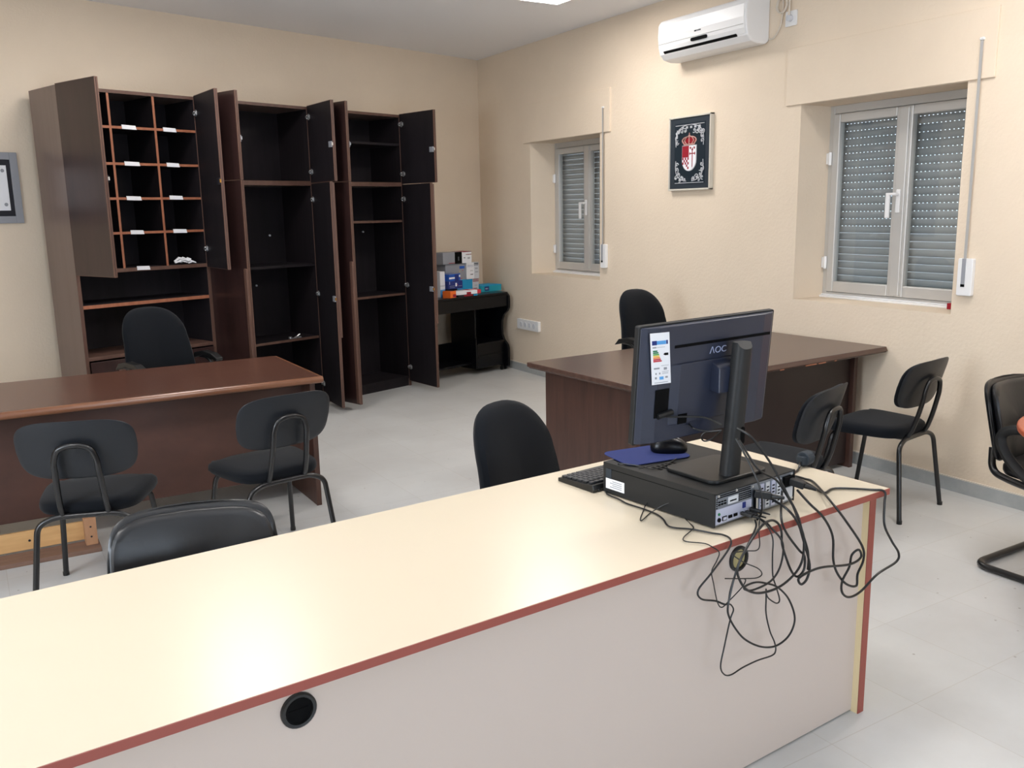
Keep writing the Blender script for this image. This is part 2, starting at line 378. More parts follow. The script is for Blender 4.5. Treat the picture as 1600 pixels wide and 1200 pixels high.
# ------------------------------------------------------------------ wall pieces
# air conditioner
t = thing('air_conditioner', 'white wall mounted split air conditioner near the ceiling', 'air conditioner', (XW, 4.43, 2.63))
prof = [(0, 0.02), (-.03, 0.0), (-.10, .0), (-.16, .012), (-.195, .045), (-.208, .09), (-.215, .16), (-.212, .24), (-.19, .275), (-.15, .285), (0, .285)]
L_ = .875
MB().prism(prof, 'xz', 0, L_).obj('body', 'white', t, bevel=.012, seg=4)
fp = [(-.2, .055), (-.2135, .09), (-.2205, .16), (-.2175, .235), (-.205, .262), (-.19, .262), (-.2, .16), (-.19, .06)]
MB().prism(fp, 'xz', .012, L_ - .012).obj('front_panel', 'white', t, bevel=.004, seg=3)
MB().prism([(-.1815, .036), (-.2055, .055), (-.2085, .064), (-.19, .05)], 'xz', .09, L_ - .06).obj('air_slot', 'slot', t)
MB().prism(rrect(.355, .084, .515, .106, .01), 'yz', -.2215, -.205).obj('display_window', 'slot', t)
MB().prism([(-.2165, .1135), (-.2225, .1135), (-.2225, .116), (-.2165, .116)], 'xz', .02, L_ - .02).obj('panel_crease', 'acshade', t)
f = MB()
for k, wd_ in enumerate((.011, .006, .006, .007, .010)): f.box((-.2215, .478 - .013 * k - wd_, .142), (-.2195, .478 - .013 * k, .151))
f.obj('maker_mark', 'p_slate', t)
c = MB().tube(spline([(XW - .012, 4.425, 2.66), (XW - .012, 4.38, 2.66), (XW - .012, 4.33, 2.72), (XW - .012, 4.31, 2.82), (XW - .012, 4.315, 2.9)], 6), .0045).obj('cable', 'cream')
tag(c, 'thin white cable curving up the wall beside the air conditioner', 'cable')
loop = [(XW - .014 - .004 * (i % 3), 4.315 + .042 * cos(i * pi / 4), 2.845 + .045 * sin(i * pi / 4)) for i in range(20)] + [(XW - .012, 4.262, 2.89), (XW - .02, 4.25, 2.83), (XW - .03, 4.245, 2.77)]
c = MB().tube(spline(loop + [], 4), .006).obj('cable', 'cream'); tag(c, 'coiled white power cord hanging above the wall outlet', 'cable')
t = thing('wall_outlet', 'single square white wall outlet with a plug, right of the air conditioner', 'outlet', (XW, 4.245, 2.755))
MB().prism(rrect(-.046, -.046, .046, .046, .006), 'yz', -.01, 0).obj('plate', 'white', t, bevel=.002)
MB().cyl((-.01, 0, 0), (-.035, 0, 0), .02, 20).obj('plug', 'p_lgrey', t, bevel=.003)
t = thing('outlet_strip', 'long white four gang outlet strip low on the right wall', 'outlet', (XW, 7.478, .482))
MB().prism(rrect(-.2, -.05, .2, .05, .008), 'yz', -.03, 0).obj('plate', 'white', t, bevel=.003)
for i in range(4): MB().cyl((-.03, -.12 + .08 * i, 0), (-.034, -.12 + .08 * i, 0), .026, 20).obj('socket', 'p_lgrey', t, bevel=.002)
# little marker on the sill
t = thing('small_block', 'small dark red and white block lying on the near window sill', 'block', (XW + .22, 3.1, .991), 0)
MB().box((-.02, .02, 0), (.02, .075, .035)).obj('red_end', 'p_dkred', t, bevel=.002); MB().box((-.02, -.03, 0), (.02, .02, .03)).obj('white_end', 'white', t, bevel=.002)

# framed coat of arms; local x = right in the picture, z = up, -y towards the room
t = thing('framed_emblem', 'silver framed black picture with a crowned red and white coat of arms', 'picture', (XW, 5.152, 1.986), rot=(0, 0, rad(-90)))
w2, h2 = .226, .266
f = MB(); e = .012
f.box((-w2, -.035, -h2), (-w2 + e, 0, h2)); f.box((w2 - e, -.035, -h2), (w2, 0, h2)); f.box((-w2, -.035, h2 - e), (w2, 0, h2)); f.box((-w2, -.035, -h2), (w2, 0, -h2 + e)); f.obj('frame', 'p_frame', t, bevel=.002)
MB().box((-w2 + e, -.026, -h2 + e), (w2 - e, -.002, h2 - e)).obj('mat_board', 'p_slate', t)
MB().box((-.166, -.0275, -.215), (.166, -.026, .215)).obj('backing', 'p_inkteal', t)
f = MB()
f.box((-.155, -.031, .2), (.155, -.0275, .204)); MB().box((-.155, -.031, -.214), (.155, -.0275, -.210)).obj('silver_bar', 'p_silver', t)
for i in range(5): MB().box((-.085 + .045 * i, -.031, .176), (-.065 + .045 * i, -.0275, .192)).obj('silver_square', 'p_silver', t)
def curl(cx, cz, r, a0, tr, n=14):
    return [(cx + r * (1 - .75 * j / n) * cos(a0 + tr * j / n), -.03, cz + r * (1 - .75 * j / n) * sin(a0 + tr * j / n)) for j in range(n + 1)]
f.obj('silver_bar', 'p_silver', t)
for sx in (-1, 1):
    for sz in (-1, 1):
        f = MB()
        for (x, z, r, a) in ((.135, .08, .018, 0), (.138, .115, .022, 1), (.12, .15, .024, 2), (.085, .172 if sz < 0 else .155, .024, 3), (.05, .185 if sz < 0 else .16, .02, 4), (.142, .175 if sz < 0 else .15, .018, 5), (.105, .195 if sz < 0 else .168, .014, 2)):
            f.tube(curl(sx * x, sz * z, r, a * sx, 5.2 * sx * sz), .0036, 5)
            f.cyl((sx * x, -.0275, sz * z), (sx * x, -.034, sz * z), r * .3, 8)
        f.tube(spline([(sx * .148, -.03, sz * .05), (sx * .15, -.03, sz * .11), (sx * .13, -.03, sz * .16), (sx * .08, -.03, sz * .19), (sx * .03, -.03, sz * .2)], 5), .003, 5)
        f.obj('silver_scrollwork', 'p_silver', t)
def shield(hw, top, bot, k=12):
    P = [(-hw, top), (-hw, bot + hw)]
    P += [(-hw * cos(pi * i / k), bot + hw - hw * sin(pi * i / k)) for i in range(1, k)]
    return P + [(hw, bot + hw), (hw, top)]
S = MB(); zt, zb = .052, -.125
S.prism(shield(.078, zt + .004, zb - .004), 'xz', -.031, -.0275, 3)
S.prism(shield(.072, zt, zb), 'xz', -.033, -.031, 0)
S.box((-.072, -.0345, -.03), (-.001, -.033, zt), 1)          # red upper left
for i in range(5):
    for j in range(5):
        x = -.07 + .0138 * i; z = -.031 - .0165 * (j + 1)
        if (i + j) % 2 == 0 and (j < 4 or i > 2) and not (i < 2 and j > 2): S.box((x, -.0345, z), (x + .0138, -.033, z + .0165), 1)
for (x, z) in ((-.06, .012), (-.012, .03), (-.038, -.022), (-.014, .008), (-.05, .035), (-.028, .02), (-.045, .0), (-.022, -.012), (-.055, -.018), (-.03, .042)): S.tube(curl(x, z - .002, .009, x * 90, 5), .0028, 5, 2)
S.box((.033, -.0345, -.1), (.04, -.033, .03), 4); S.box((.01, -.0345, -.008), (.063, -.033, -.001), 4)
S.prism([(.0365, .04), (.046, .022), (.0365, .012), (.027, .022)], 'xz', -.0345, -.033, 4)
for x in (.01, .063): S.prism([(x, .008), (x + .006, -.0045), (x, -.017), (x - .006, -.0045)], 'xz', -.0345, -.033, 4)
S.prism([(.033, -.06), (.0365, -.115), (.04, -.06)], 'xz', -.0345, -.033, 4)
for x, z in ((.016, .036), (.057, .036)): S.prism([(x - .007, z + .007), (x + .007, z + .007), (x + .007, z - .004), (x, z - .011), (x - .007, z - .004)], 'xz', -.0345, -.033, 1)
S.obj('shield', ['whiteM', 'p_crimson', 'p_rose', 'p_silver', 'p_dkred'], t)
K = MB()
K.box((-.052, -.036, .06), (.052, -.0275, .07)); K.tube(spline([(-.05, -.032, .07), (-.068, -.032, .1), (-.05, -.032, .125), (0, -.032, .135), (.05, -.032, .125), (.068, -.032, .1), (.05, -.032, .07)], 5), .005, 6)
for a in (-.03, 0, .03): K.tube(spline([(a * .9, -.033, .07), (a * 1.5, -.033, .1), (a * .8, -.033, .132)], 4), .004, 6)
for a in (-.045, -.0225, 0, .0225, .045): K.cyl((a, -.0275, .082), (a, -.035, .082), .0055, 8, 1)
K.cyl((0, -.0275, .142), (0, -.036, .142), .007, 10); K.box((-.0015, -.033, .145), (.0015, -.03, .168)); K.box((-.006, -.033, .156), (.006, -.03, .159))
K.prism([(-.045, .074), (-.058, .1), (-.04, .12), (0, .128), (.04, .12), (.058, .1), (.045, .074)], 'xz', -.0285, -.0275, 1)
for v_ in K.bm.verts: v_.co.z = .058 + (v_.co.z - .06) * .8; v_.co.x *= 1.08
K.obj('crown', ['p_rose', 'p_dkred'], t)

# framed certificate on the back wall
c_ = wpt(-4.51 - .31, .0, 1.81)
t = thing('framed_certificate', 'grey framed certificate with black mat at the left edge of the view', 'picture', c_, 17.04)
w2, h2, e = .31, .236, .048
f = MB(); f.box((-w2, -.022, -h2), (-w2 + e, 0, h2)); f.box((w2 - e, -.022, -h2), (w2, 0, h2)); f.box((-w2 + e, -.022, h2 - e), (w2 - e, 0, h2)); f.box((-w2 + e, -.022, -h2), (w2 - e, 0, -h2 + e)); f.obj('frame', 'p_grey', t, bevel=.003)
MB().box((-w2 + e, -.012, -h2 + e), (w2 - e, -.002, h2 - e)).obj('mat_board', 'p_dark', t)
f = MB(); f.box((-w2 + .08, -.014, -.15), (w2 - .075, -.012, .15)); 
f.cyl((w2 - .1, -.014, .115), (w2 - .1, -.0145, .115), .012, 16, 1); f.cyl((w2 - .1, -.014, -.11), (w2 - .1, -.0145, -.11), .012, 16, 1); f.obj('paper', ['whiteM', 'p_grey'], t)

# ================================================================== CABINETS ON THE BACK WALL
CAB_O = Vector((3.316, 7.600, 0)); CAB_RZ = 18.57; UW = .988; DEP = .42
def leaf(parent, x, hinge, ang, z0, z1, ww, hz, lock=None, pull=None, inner='woodI'):
    """door leaf hinged at local x, opened by ang degrees; hinge = -1 left, +1 right"""
    d = MB(); s = -hinge          # leaf extends along s*x when closed, outer face towards -y
    def bx(a, b, y0, y1, za, zb, mi): d.box((a, y0, za), (b, y1, zb), mi)
    X = [sorted((s * a, s * b)) for a, b in ((0, ww), (ww - .012, ww), (.0, ww))]
    a, b = sorted((0, s * (ww - .008)))
    bx(a, b, -.020, -.0015, z0, z1, 0)                       # outer body
    bx(a, b, -.0015, 0, z0 + .001, z1 - .001, 1)             # inner face veneer
    a, b = sorted((s * (ww - .008), s * ww)); bx(a, b, -.022, .001, z0, z1, 2)      # edge lipping
    a, b = sorted((s * ww, s * (ww + .0015))); bx(a, b, -.012, -.0095, z0 + .002, z1 - .002, 0)   # groove line on the lipping
    a, b = sorted((0, s * ww)); bx(a, b, -.022, 0, z1, z1 + .003, 2); bx(a, b, -.02, 0, z0 - .003, z0, 2)
    o = d.obj('door', ['woodD', inner, 'woodE'], parent)
    o.location = (x, -.001, 0); o.rotation_euler = (0, 0, rad(ang * hinge))
    if pull:
        a, b = sorted((s * (ww - .032), s * (ww + .002)))
        MB().box((a, -.036, pull[0]), (b, -.022, pull[1])).obj('handle', 'woodE', o, bevel=.004)
    for z in hz:
        h = MB(); a = s * .028
        h.cyl((a, .0, z), (a, .003, z), .024, 14); h.box((a - .026, 0, z - .014), (a + .026, .006, z + .014)); h.box((min(0, s * .06), .004, z - .008), (max(0, s * .06), .016, z + .008))
        h.cyl((s * .006, .006, z - .014), (s * .006, .006, z + .014), .006, 8)
        h.obj('cup_hinge', 'chrome', o)
    if lock:
        q = MB(); a, b = sorted((s * (ww - .055), s * (ww - .006))); z = lock[0]
        q.box((a, 0, z - .022), (b, .012, z + .022), 0); q.box((min(s * (ww - .02), s * (ww + .008)), .001, z - .01), (max(s * (ww - .02), s * (ww + .008)), .01, z + .012), 1)
        q.obj('door_latch', lock[1], o)
    return o
def carcass(t, splits, ztop=2.447, x0=-UW, side='woodS'):
    th = .024
    for nm, a, b in (('side_panel', x0, x0 + th), ('side_panel', -th, 0)):
        m_ = MB(); left = a == x0
        m_.box((a, 0, 0), (b, DEP, ztop), 0)
        m_.box((a + (.01 if left else -.0006), .002, .07), (b + (.0006 if left else -.01), DEP - .002, ztop - .02), 1)
        m_.box((a, -.0012, .0), (b, 0, ztop), 2)
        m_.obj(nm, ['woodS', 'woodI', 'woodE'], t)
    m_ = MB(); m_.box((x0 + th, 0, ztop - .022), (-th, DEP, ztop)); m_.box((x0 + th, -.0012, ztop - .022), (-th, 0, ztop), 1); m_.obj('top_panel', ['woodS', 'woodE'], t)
    MB().box((x0 + th, DEP - .012, .06), (-th, DEP - .002, ztop - .02)).obj('back_panel', 'woodI', t)
    MB().box((x0 + th, .012, 0), (-th, .03, .07)).box((x0 + th, .0, .07), (-th, DEP - .012, .09)).obj('plinth', 'woodI', t)
def shelf(t, z, edge='woodE', th=.02, x0=-UW + .024, x1=-.024, y0=.012, nm='shelf'):
    m_ = MB(); m_.box((x0, y0, z - th / 2), (x1, DEP - .012, z + th / 2), 0); m_.box((x0, y0 - .0015, z - th / 2), (x1, y0, z + th / 2), 1)
    return m_.obj(nm, ['woodI', edge], t)
def cab(i, label): 
    p = CAB_O + Vector((cos(rad(CAB_RZ)), sin(rad(CAB_RZ)), 0)) * (-(2 - i) * .991)
    return thing('storage_cabinet', label, 'cabinet', p, CAB_RZ, 'tall dark cabinets on the back wall')
# left unit: pigeonholes above, open shelves and drawers below
t = cab(0, 'tall dark wood cabinet with open doors showing orange edged pigeonholes')
carcass(t, None)
m_ = shelf(t, 1.239, 'woodE', .026, y0=0)
for z in (1.493, 1.727, 1.961, 2.203): shelf(t, z, 'woodO', .017, y0=.004)
for x in (-UW + .024 + .313, -UW + .024 + .313 + .32):
    m_ = MB(); m_.box((x - .008, .003, 1.25), (x + .008, DEP - .012, 2.425), 0); m_.box((x - .008, .0015, 1.25), (x + .008, .003, 2.425), 1); m_.obj('divider', ['woodI', 'woodO'], t)
shelf(t, 1.003, 'woodO', .024, y0=.004)
m_ = MB(); m_.box((-UW + .024, -.004, .634), (-.024, DEP - .012, .66), 0); m_.obj('lower_board', ['woodE'], t, bevel=.003)
for a, b in ((-UW + .03, -.5 * UW - .002), (-.5 * UW + .002, -.03)):
    d = MB().box((a, -.018, .47), (b, 0, .625)).obj('drawer', 'woodD', t, bevel=.003)
    MB().box(((a + b) / 2 - .05, -.03, .54), ((a + b) / 2 + .05, -.018, .556)).obj('handle', 'woodE', d, bevel=.003)
    MB().box((a, -.018, .08), (b, 0, .465)).obj('lower_door', 'woodD', t, bevel=.003)
leaf(t, -UW + .02, -1, 85, 1.225, 2.45, .472, (1.36, 2.33), (1.84, ['p_dark', 'chrome']))
leaf(t, -.02, 1, 76.7, 1.225, 2.45, .472, (1.36, 2.33), (1.835, ['p_dark', 'brass']))
def lx(s): return s + 2 * .991     # frame coordinates of the row -> left unit
for k, (s, z) in enumerate(((-2.502, 2.206), (-2.205, 2.204), (-2.504, 1.962), (-2.202, 1.961), (-2.515, 1.728), (-2.2, 1.732), (-2.515, 1.495), (-2.193, 1.494), (-2.497, 1.245))):
    a = lx(s); w_ = random.uniform(.048, .058); y = -.0035 if k == 8 else .0005
    MB().hexa([(a - w_, y - .0012, z - .012), (a + w_, y - .0012, z - .014), (a + w_, y + .0012, z - .014), (a - w_, y + .0012, z - .012), (a - w_ - .002, y - .0012, z + .016), (a + w_ - .006, y - .0012, z + .013), (a + w_ - .006, y + .0012, z + .013), (a - w_ - .002, y + .0012, z + .016)]).obj('paper_label', 'whiteM', t)
# crumpled paper strips in the lowest pigeonhole
def on_cab(i, x, y, z): 
    c, s_ = cos(rad(CAB_RZ)), sin(rad(CAB_RZ)); o = CAB_O + Vector((c, s_, 0)) * (-(2 - i) * .991)
    return (o.x + c * x - s_ * y, o.y + s_ * x + c * y, z)
mb = MB()
for k in range(16):
    a = random.uniform(0, pi); x, y = random.uniform(-.055, .055), random.uniform(-.05, .03); l = random.uniform(.03, .06); z = .004 + random.uniform(0, .03)
    mb.tube([(x - l * cos(a), y - l * sin(a) * .5, z), (x, y, z + random.uniform(.004, .02)), (x + l * cos(a), y + l * sin(a) * .5, z * .6 + .004)], .0075, 4, flat=.2)
o = mb.obj('crumpled_paper', 'whiteM'); tag(o, 'heap of crumpled white paper strips in the lowest right pigeonhole', 'paper'); o.location = on_cab(0, lx(-2.143), .06, 1.253); o.rotation_euler = (0, 0, rad(CAB_RZ))
# middle and right units
def tall_unit(i, label, up_shelves, shelves, a_l, a_ur, a_lr, lockz):
    t = cab(i, label); carcass(t, None)
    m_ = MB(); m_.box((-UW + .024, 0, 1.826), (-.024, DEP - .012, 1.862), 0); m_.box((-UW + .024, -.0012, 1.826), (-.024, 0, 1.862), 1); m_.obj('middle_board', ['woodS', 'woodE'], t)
    for z in up_shelves: shelf(t, z, 'woodI')
    for z, e in shelves: shelf(t, z, e)
    leaf(t, -UW + .02, -1, a_l[0], 1.85, 2.45, .472, (1.94, 2.37), (2.13, ['p_grey', 'p_grey']))
    leaf(t, -.02, 1, a_ur, 1.85, 2.45, .472, (1.935, 2.365), (2.125, ['p_grey', 'chrome']))
    leaf(t, -UW + .02, -1, a_l[1], .05, 1.84, .472, (.18, .95, 1.71), None, (.06, 1.22))
    leaf(t, -.02, 1, a_lr, .05, 1.84, .472, (.18, .945, 1.715), lockz, (.62, 1.835))
    s_ = MB()
    for x, y, z in ((-.95, .05, 1.88), (-.75, .04, 2.41), (-.42, .38, 1.45), (-.25, .3, 1.43), (-.36, .38, 1.02), (-.7, .05, 1.8)): s_.cyl((x, y, z), (x, y - .012, z), .008, 8)
    s_.obj('shelf_pegs', 'p_lgrey', t); return t
tall_unit(1, 'tall dark wood cabinet with open doors, middle one of the three', (), ((1.186, 'woodI'), (.58, 'woodE')), (87.7, 87.7), 76, 71, (.932, ['p_grey', 'brass']))
tall_unit(2, 'tall dark wood cabinet beside the stack of boxes, rightmost of the row, doors open', (2.19,), ((1.521, 'woodE'), (.862, 'woodE')), (91, 91), 86, 79.2, (.93, ['p_grey', 'brass']))
mb = MB(); mb.box((-.05, -.012, 0), (.02, .012, .004)); mb.cyl((-.04, 0, .004), (-.04, 0, .016), .014, 12); mb.tube([(0, 0, .004), (.03, .0, .014), (.055, -.005, .03)], .005, 6); mb.box((.03, -.014, 0), (.06, .014, .012))
o = mb.obj('loose_hinge', 'chrome'); tag(o, 'loose chrome door hinge lying on the lower shelf of the middle cabinet', 'hinge'); o.location = on_cab(1, lx(-1.243) - .991, .04, .5905); o.rotation_euler = (0, 0, rad(CAB_RZ))

# ================================================================== BLACK LACQUERED STAND AND BOXES
# local frame: origin front right foot corner, +x along the back wall towards the corner, +y towards the wall
ST = Vector((4.492, 7.765, 0)); SRZ = 17.04
def stp(x, y, z): c, s_ = cos(rad(SRZ)), sin(rad(SRZ)); return (ST.x + c * x - s_ * y, ST.y + s_ * x + c * y, z)
t = thing('keyboard_stand', 'black lacquered console stand with scrolled side panels under the cartons', 'stand', ST, SRZ)
LX = -1.06
for x in (0, LX + .03):
    P = [(0, .04), (.0, .22), (.012, .26), (.06, .31), (.085, .36), (.088, .44), (.085, .5), (.06, .56), (.01, .6), (-.012, .64), (-.015, .7), (-.012, .755), (.02, .79), (.06, .796), (.47, .796), (.47, .04)]
    MB().prism(P, 'yz', x - .03, x).obj('side_panel', 'blackg', t, bevel=.004)
MB().box((LX + .03, -.01, .775), (-.03, .47, .797)).obj('top_board', 'blackg', t, bevel=.006)
MB().box((LX + .03, .0, .655), (-.03, .02, .775)).obj('front_rail', 'blackg', t, bevel=.004)
MB().box((-.44, .06, .33), (-.42, .4, .655)).box((-.40, .40, .30), (-.03, .42, .655)).obj('back_panel', 'blackg', t, bevel=.002)
MB().box((-.42, .05, .06), (-.03, .38, .30)).box((-.42, .04, .298), (-.03, .4, .312)).box((-.41, .045, .18), (-.04, .05, .19)).obj('pedal_box', 'blackg', t, bevel=.006)
MB().box((LX + .03, .12, .10), (-.44, .4, .12)).box((LX + .03, .38, .12), (-.44, .4, .30)).box((-.44, .05, .06), (-.425, .4, .37)).obj('lower_shelf', 'blackg', t, bevel=.003)
for x, y in ((-.06, .06), (-.015, .06), (-.06, .42), (LX + .05, .06), (LX + .05, .42)): MB().cyl((x - .01, y, .022), (x + .01, y, .022), .022, 14).box((x - .008, y - .01, .03), (x + .008, y + .01, .065)).obj('caster', 'plastic', t)
def carton(name, label, cat, x0, x1, y0, y1, z0, z1, mats_, pieces, rz=0, group=None):
    """x to the right, y away; pieces = (face, u0, v0, u1, v1, material) in fractions of the face"""
    b = MB(); w_, d_, h_ = x1 - x0, y1 - y0, z1 - z0
    b.box((-w_ / 2, -d_ / 2, 0), (w_ / 2, d_ / 2, h_))
    for f, u0, v0, u1, v1, mi in pieces:
        e = .0008
        if f == 'f': b.box((-w_ / 2 + w_ * u0, -d_ / 2 - e, h_ * v0), (-w_ / 2 + w_ * u1, -d_ / 2, h_ * v1), mi)
        if f == 'l': b.box((-w_ / 2 - e, d_ / 2 - d_ * u1, h_ * v0), (-w_ / 2, d_ / 2 - d_ * u0, h_ * v1), mi)
        if f == 'r': b.box((w_ / 2, -d_ / 2 + d_ * u0, h_ * v0), (w_ / 2 + e, -d_ / 2 + d_ * u1, h_ * v1), mi)
        if f == 't': b.box((-w_ / 2 + w_ * u0, -d_ / 2 + d_ * v0, h_), (-w_ / 2 + w_ * u1, -d_ / 2 + d_ * v1, h_ + e), mi)
    o = b.obj(name, mats_); o.location = stp((x0 + x1) / 2, (y0 + y1) / 2, z0); o.rotation_euler = (0, 0, rad(SRZ + rz))
    return tag(o, label, cat, group)
ZT = .7975
# positions measured on the plane .4 m in front of the back wall -> stand x = s + .21, y = .63 - .4
def sx(s): return s + .205
G = 'cartons on the black stand'
carton('carton', 'blue and white toner carton, lowest of the tall stack', 'box', sx(-.755), sx(-.425), .21, .36, ZT, .938, ['p_cyan', 'p_lgrey', 'p_red', 'p_ltblue', 'p_grey'],
       [('f', .74, 0, 1, 1, 1), ('f', .76, .78, 1, .86, 2), ('f', .76, .9, 1, .97, 2), ('f', .82, .5, .95, .55, 4), ('f', .8, .28, .93, .34, 4), ('f', .0, .0, .3, .5, 3), ('f', .35, 0, .7, .12, 3), ('t', 0, 0, 1, 1, 3)], group=G)
carton('carton', 'large white and grey carton with small blue marks, middle of the tall stack', 'box', sx(-.60), sx(-.425), .20, .42, .9385, 1.098, ['p_lgrey', 'p_blue', 'p_dark', 'whiteM', 'p_grey'],
       [('f', 0, 0, .6, 1, 3), ('f', .08, .72, .55, .88, 1), ('f', .62, .82, .95, .86, 2), ('f', .62, .9, .95, .96, 2), ('f', .7, .6, .9, .65, 4), ('f', .7, .38, .92, .43, 4), ('f', .3, .48, .5, .53, 2), ('f', .3, .25, .52, .3, 2)], group=G)
carton('carton', 'long grey carton lying behind the white one with blue marks', 'box', sx(-.868), sx(-.605), .215, .36, .9385, 1.096, ['p_grey', 'p_blue', 'p_red', 'p_yellow'],
       [('f', .72, .68, .97, .84, 1), ('f', .7, .5, .74, .54, 3), ('f', .85, .55, .9, .58, 2), ('f', .6, .06, .85, .09, 2)], group=G)
carton('carton', 'long grey, black and white toner carton on top of the stack', 'box', sx(-.91), sx(-.526), .2, .34, 1.0985, 1.21, ['p_grey', 'slot', 'whiteM', 'p_crimson', 'p_dark'],
       [('f', .41, 0, .66, 1, 1), ('f', .66, .0, 1, 1, 2), ('f', .8, .7, 1, .78, 3), ('f', .68, .94, 1, 1, 3), ('f', .2, .05, .41, .1, 3), ('f', .72, .42, .78, .5, 4), ('f', .86, .35, .95, .5, 0), ('f', .52, .25, .56, .6, 0), ('t', .66, 0, 1, 1, 3)], group=G)
carton('carton', 'navy blue carton with white bands beside the tall stack', 'box', sx(-.965), sx(-.775), .08, .2, .872, .945, ['p_navy', 'whiteM', 'p_grey', 'p_red', 'p_blue'],
       [('f', .1, .6, .12, .95, 1), ('f', .5, .3, .6, .75, 1), ('f', .63, .4, .66, .6, 3), ('f', .1, .15, .45, .2, 2), ('f', .1, .35, .45, .4, 2), ('f', .7, .3, .95, .35, 2)], group=G)
carton('carton', 'navy and sky blue carton lying on the navy one', 'box', sx(-.955), sx(-.79), .09, .205, .9455, 1.012, ['p_blue', 'whiteM', 'p_navy', 'p_grey'],
       [('f', 0, .3, .5, .55, 1), ('f', .5, 0, .85, .9, 2), ('t', 0, 0, 1, .5, 3), ('f', .88, .5, 1, .8, 1)], rz=6, group=G)
carton('carton', 'small white carton half hidden by the cabinet door', 'box', sx(-1.03), sx(-.968), .12, .3, ZT, 1.04, ['whiteM', 'p_ltblue', 'p_lgrey'], [('f', 0, 0, 1, .3, 1), ('f', 0, .42, 1, .47, 2)], group=G)
carton('toner_packet', 'flat black packet underneath the navy carton', 'packet', sx(-.965), sx(-.78), .15, .225, ZT, .8715, ['p_dark', 'p_grey'], [('f', .2, .3, .8, .4, 1)], group='packets on the black stand')
carton('toner_packet', 'white and red envelope lying in front of the stack', 'packet', sx(-.93), sx(-.62), .0, .11, .8155, .852, ['whiteM', 'p_red', 'p_crimson', 'p_grey'],
       [('f', .45, 0, .62, .6, 2), ('f', .86, 0, 1, 1, 1), ('t', .55, 0, .72, 1, 1), ('t', .85, 0, 1, 1, 1), ('t', .1, .3, .4, .4, 3)], rz=-8, group='packets on the black stand')
carton('toner_packet', 'dark crimson packet beneath the white and red envelope', 'packet', sx(-.9), sx(-.66), .0, .11, ZT, .8148, ['p_dark', 'p_crimson', 'p_cyan'], [('f', .3, 0, .75, .8, 1), ('f', .8, 0, 1, .7, 2)], rz=-4, group='packets on the black stand')
carton('toner_packet', 'orange and brown packet at the left end of the black stand', 'packet', sx(-1.03), sx(-.94), .0, .09, ZT, .862, ['p_hot', 'p_crimson', 'p_dark'], [('f', .45, .1, 1, .5, 1), ('t', .3, 0, 1, 1, 2)], rz=10, group='packets on the black stand')
carton('shallow_box', 'shallow teal box at the right end of the black stand', 'box', sx(-.415), sx(-.14), .17, .36, ZT, .862, ['p_teal', 'p_navy', 'whiteM', 'p_cyan'],
       [('f', .16, .15, .38, .8, 1), ('f', .2, .35, .34, .6, 2), ('t', .03, .05, .97, .95, 3), ('f', 0, .9, 1, 1, 3)], rz=-3)

# ================================================================== DESKS
# left desk
t = thing('office_desk', 'red brown wooden desk on the left with a rounded front edge', 'desk', (1.50, 4.615, 0), .6)
LW = 1.86
m_ = MB(); h = .735; r_ = .018
prof = [(0 - .018 * cos(rad(a)), h - .018 + .018 * sin(rad(a))) for a in range(-90, 91, 18)]
m_.prism([(y + .018, z) for y, z in prof] + [(.018 + .01, h), (.018 + .01, h - .036)], 'yz', -LW, 0, 1)
m_.prism([(.025, h - .034), (.88, h - .034), (.88, h), (.025, h)], 'yz', -LW + .012, -.012, 0)
for a, b in ((-.02, 0), (-LW, -LW + .02)): m_.box((a, .02, h - .034), (b, .88, h - .001), 1)
m_.obj('desk_top', ['desk', 'deskE'], t, bevel=.003)
for x in (-.05, -LW + .025): 
    MB().box((x - .012, .06, 0), (x + .013, .82, h - .035)).box((x - .014, .05, 0), (x + .015, .063, h - .035), 1).obj('end_panel', ['deskF', 'deskRF'], t, bevel=.002)
MB().box((-LW + .04, .20, .15), (-.062, .218, h - .035)).obj('modesty_panel', 'deskF', t, bevel=.002)
MB().box((-.45, .3, .4), (-.066, .8, .69)).obj('drawer_box', 'deskF', t, bevel=.002)
# low frame of boards lying on the floor by the left desk
t = thing('board_frame', 'low frame of pine and brown boards on the floor under the left desk', 'board', (.325, 4.59, 0), .5)
MB().box((-.55, -.01, 0), (0, .13, .022)).obj('base_board', 'boardB', t, bevel=.002)
b_ = MB().box((-.55, .13, .03), (-.045, .15, .122)); b_.cyl((-.3, .13, .075), (-.3, .127, .075), .006, 10, 1); b_.obj('batten', ['pine', 'p_dark'], t, bevel=.002)
b_ = MB().box((-.062, .05, .022), (-.008, .13, .158)); b_.cyl((-.035, .05, .065), (-.035, .047, .065), .005, 8, 1); b_.cyl((-.035, .05, .115), (-.035, .047, .115), .005, 8, 1); b_.obj('end_block', ['pinebrown', 'p_dark'], t, bevel=.002)
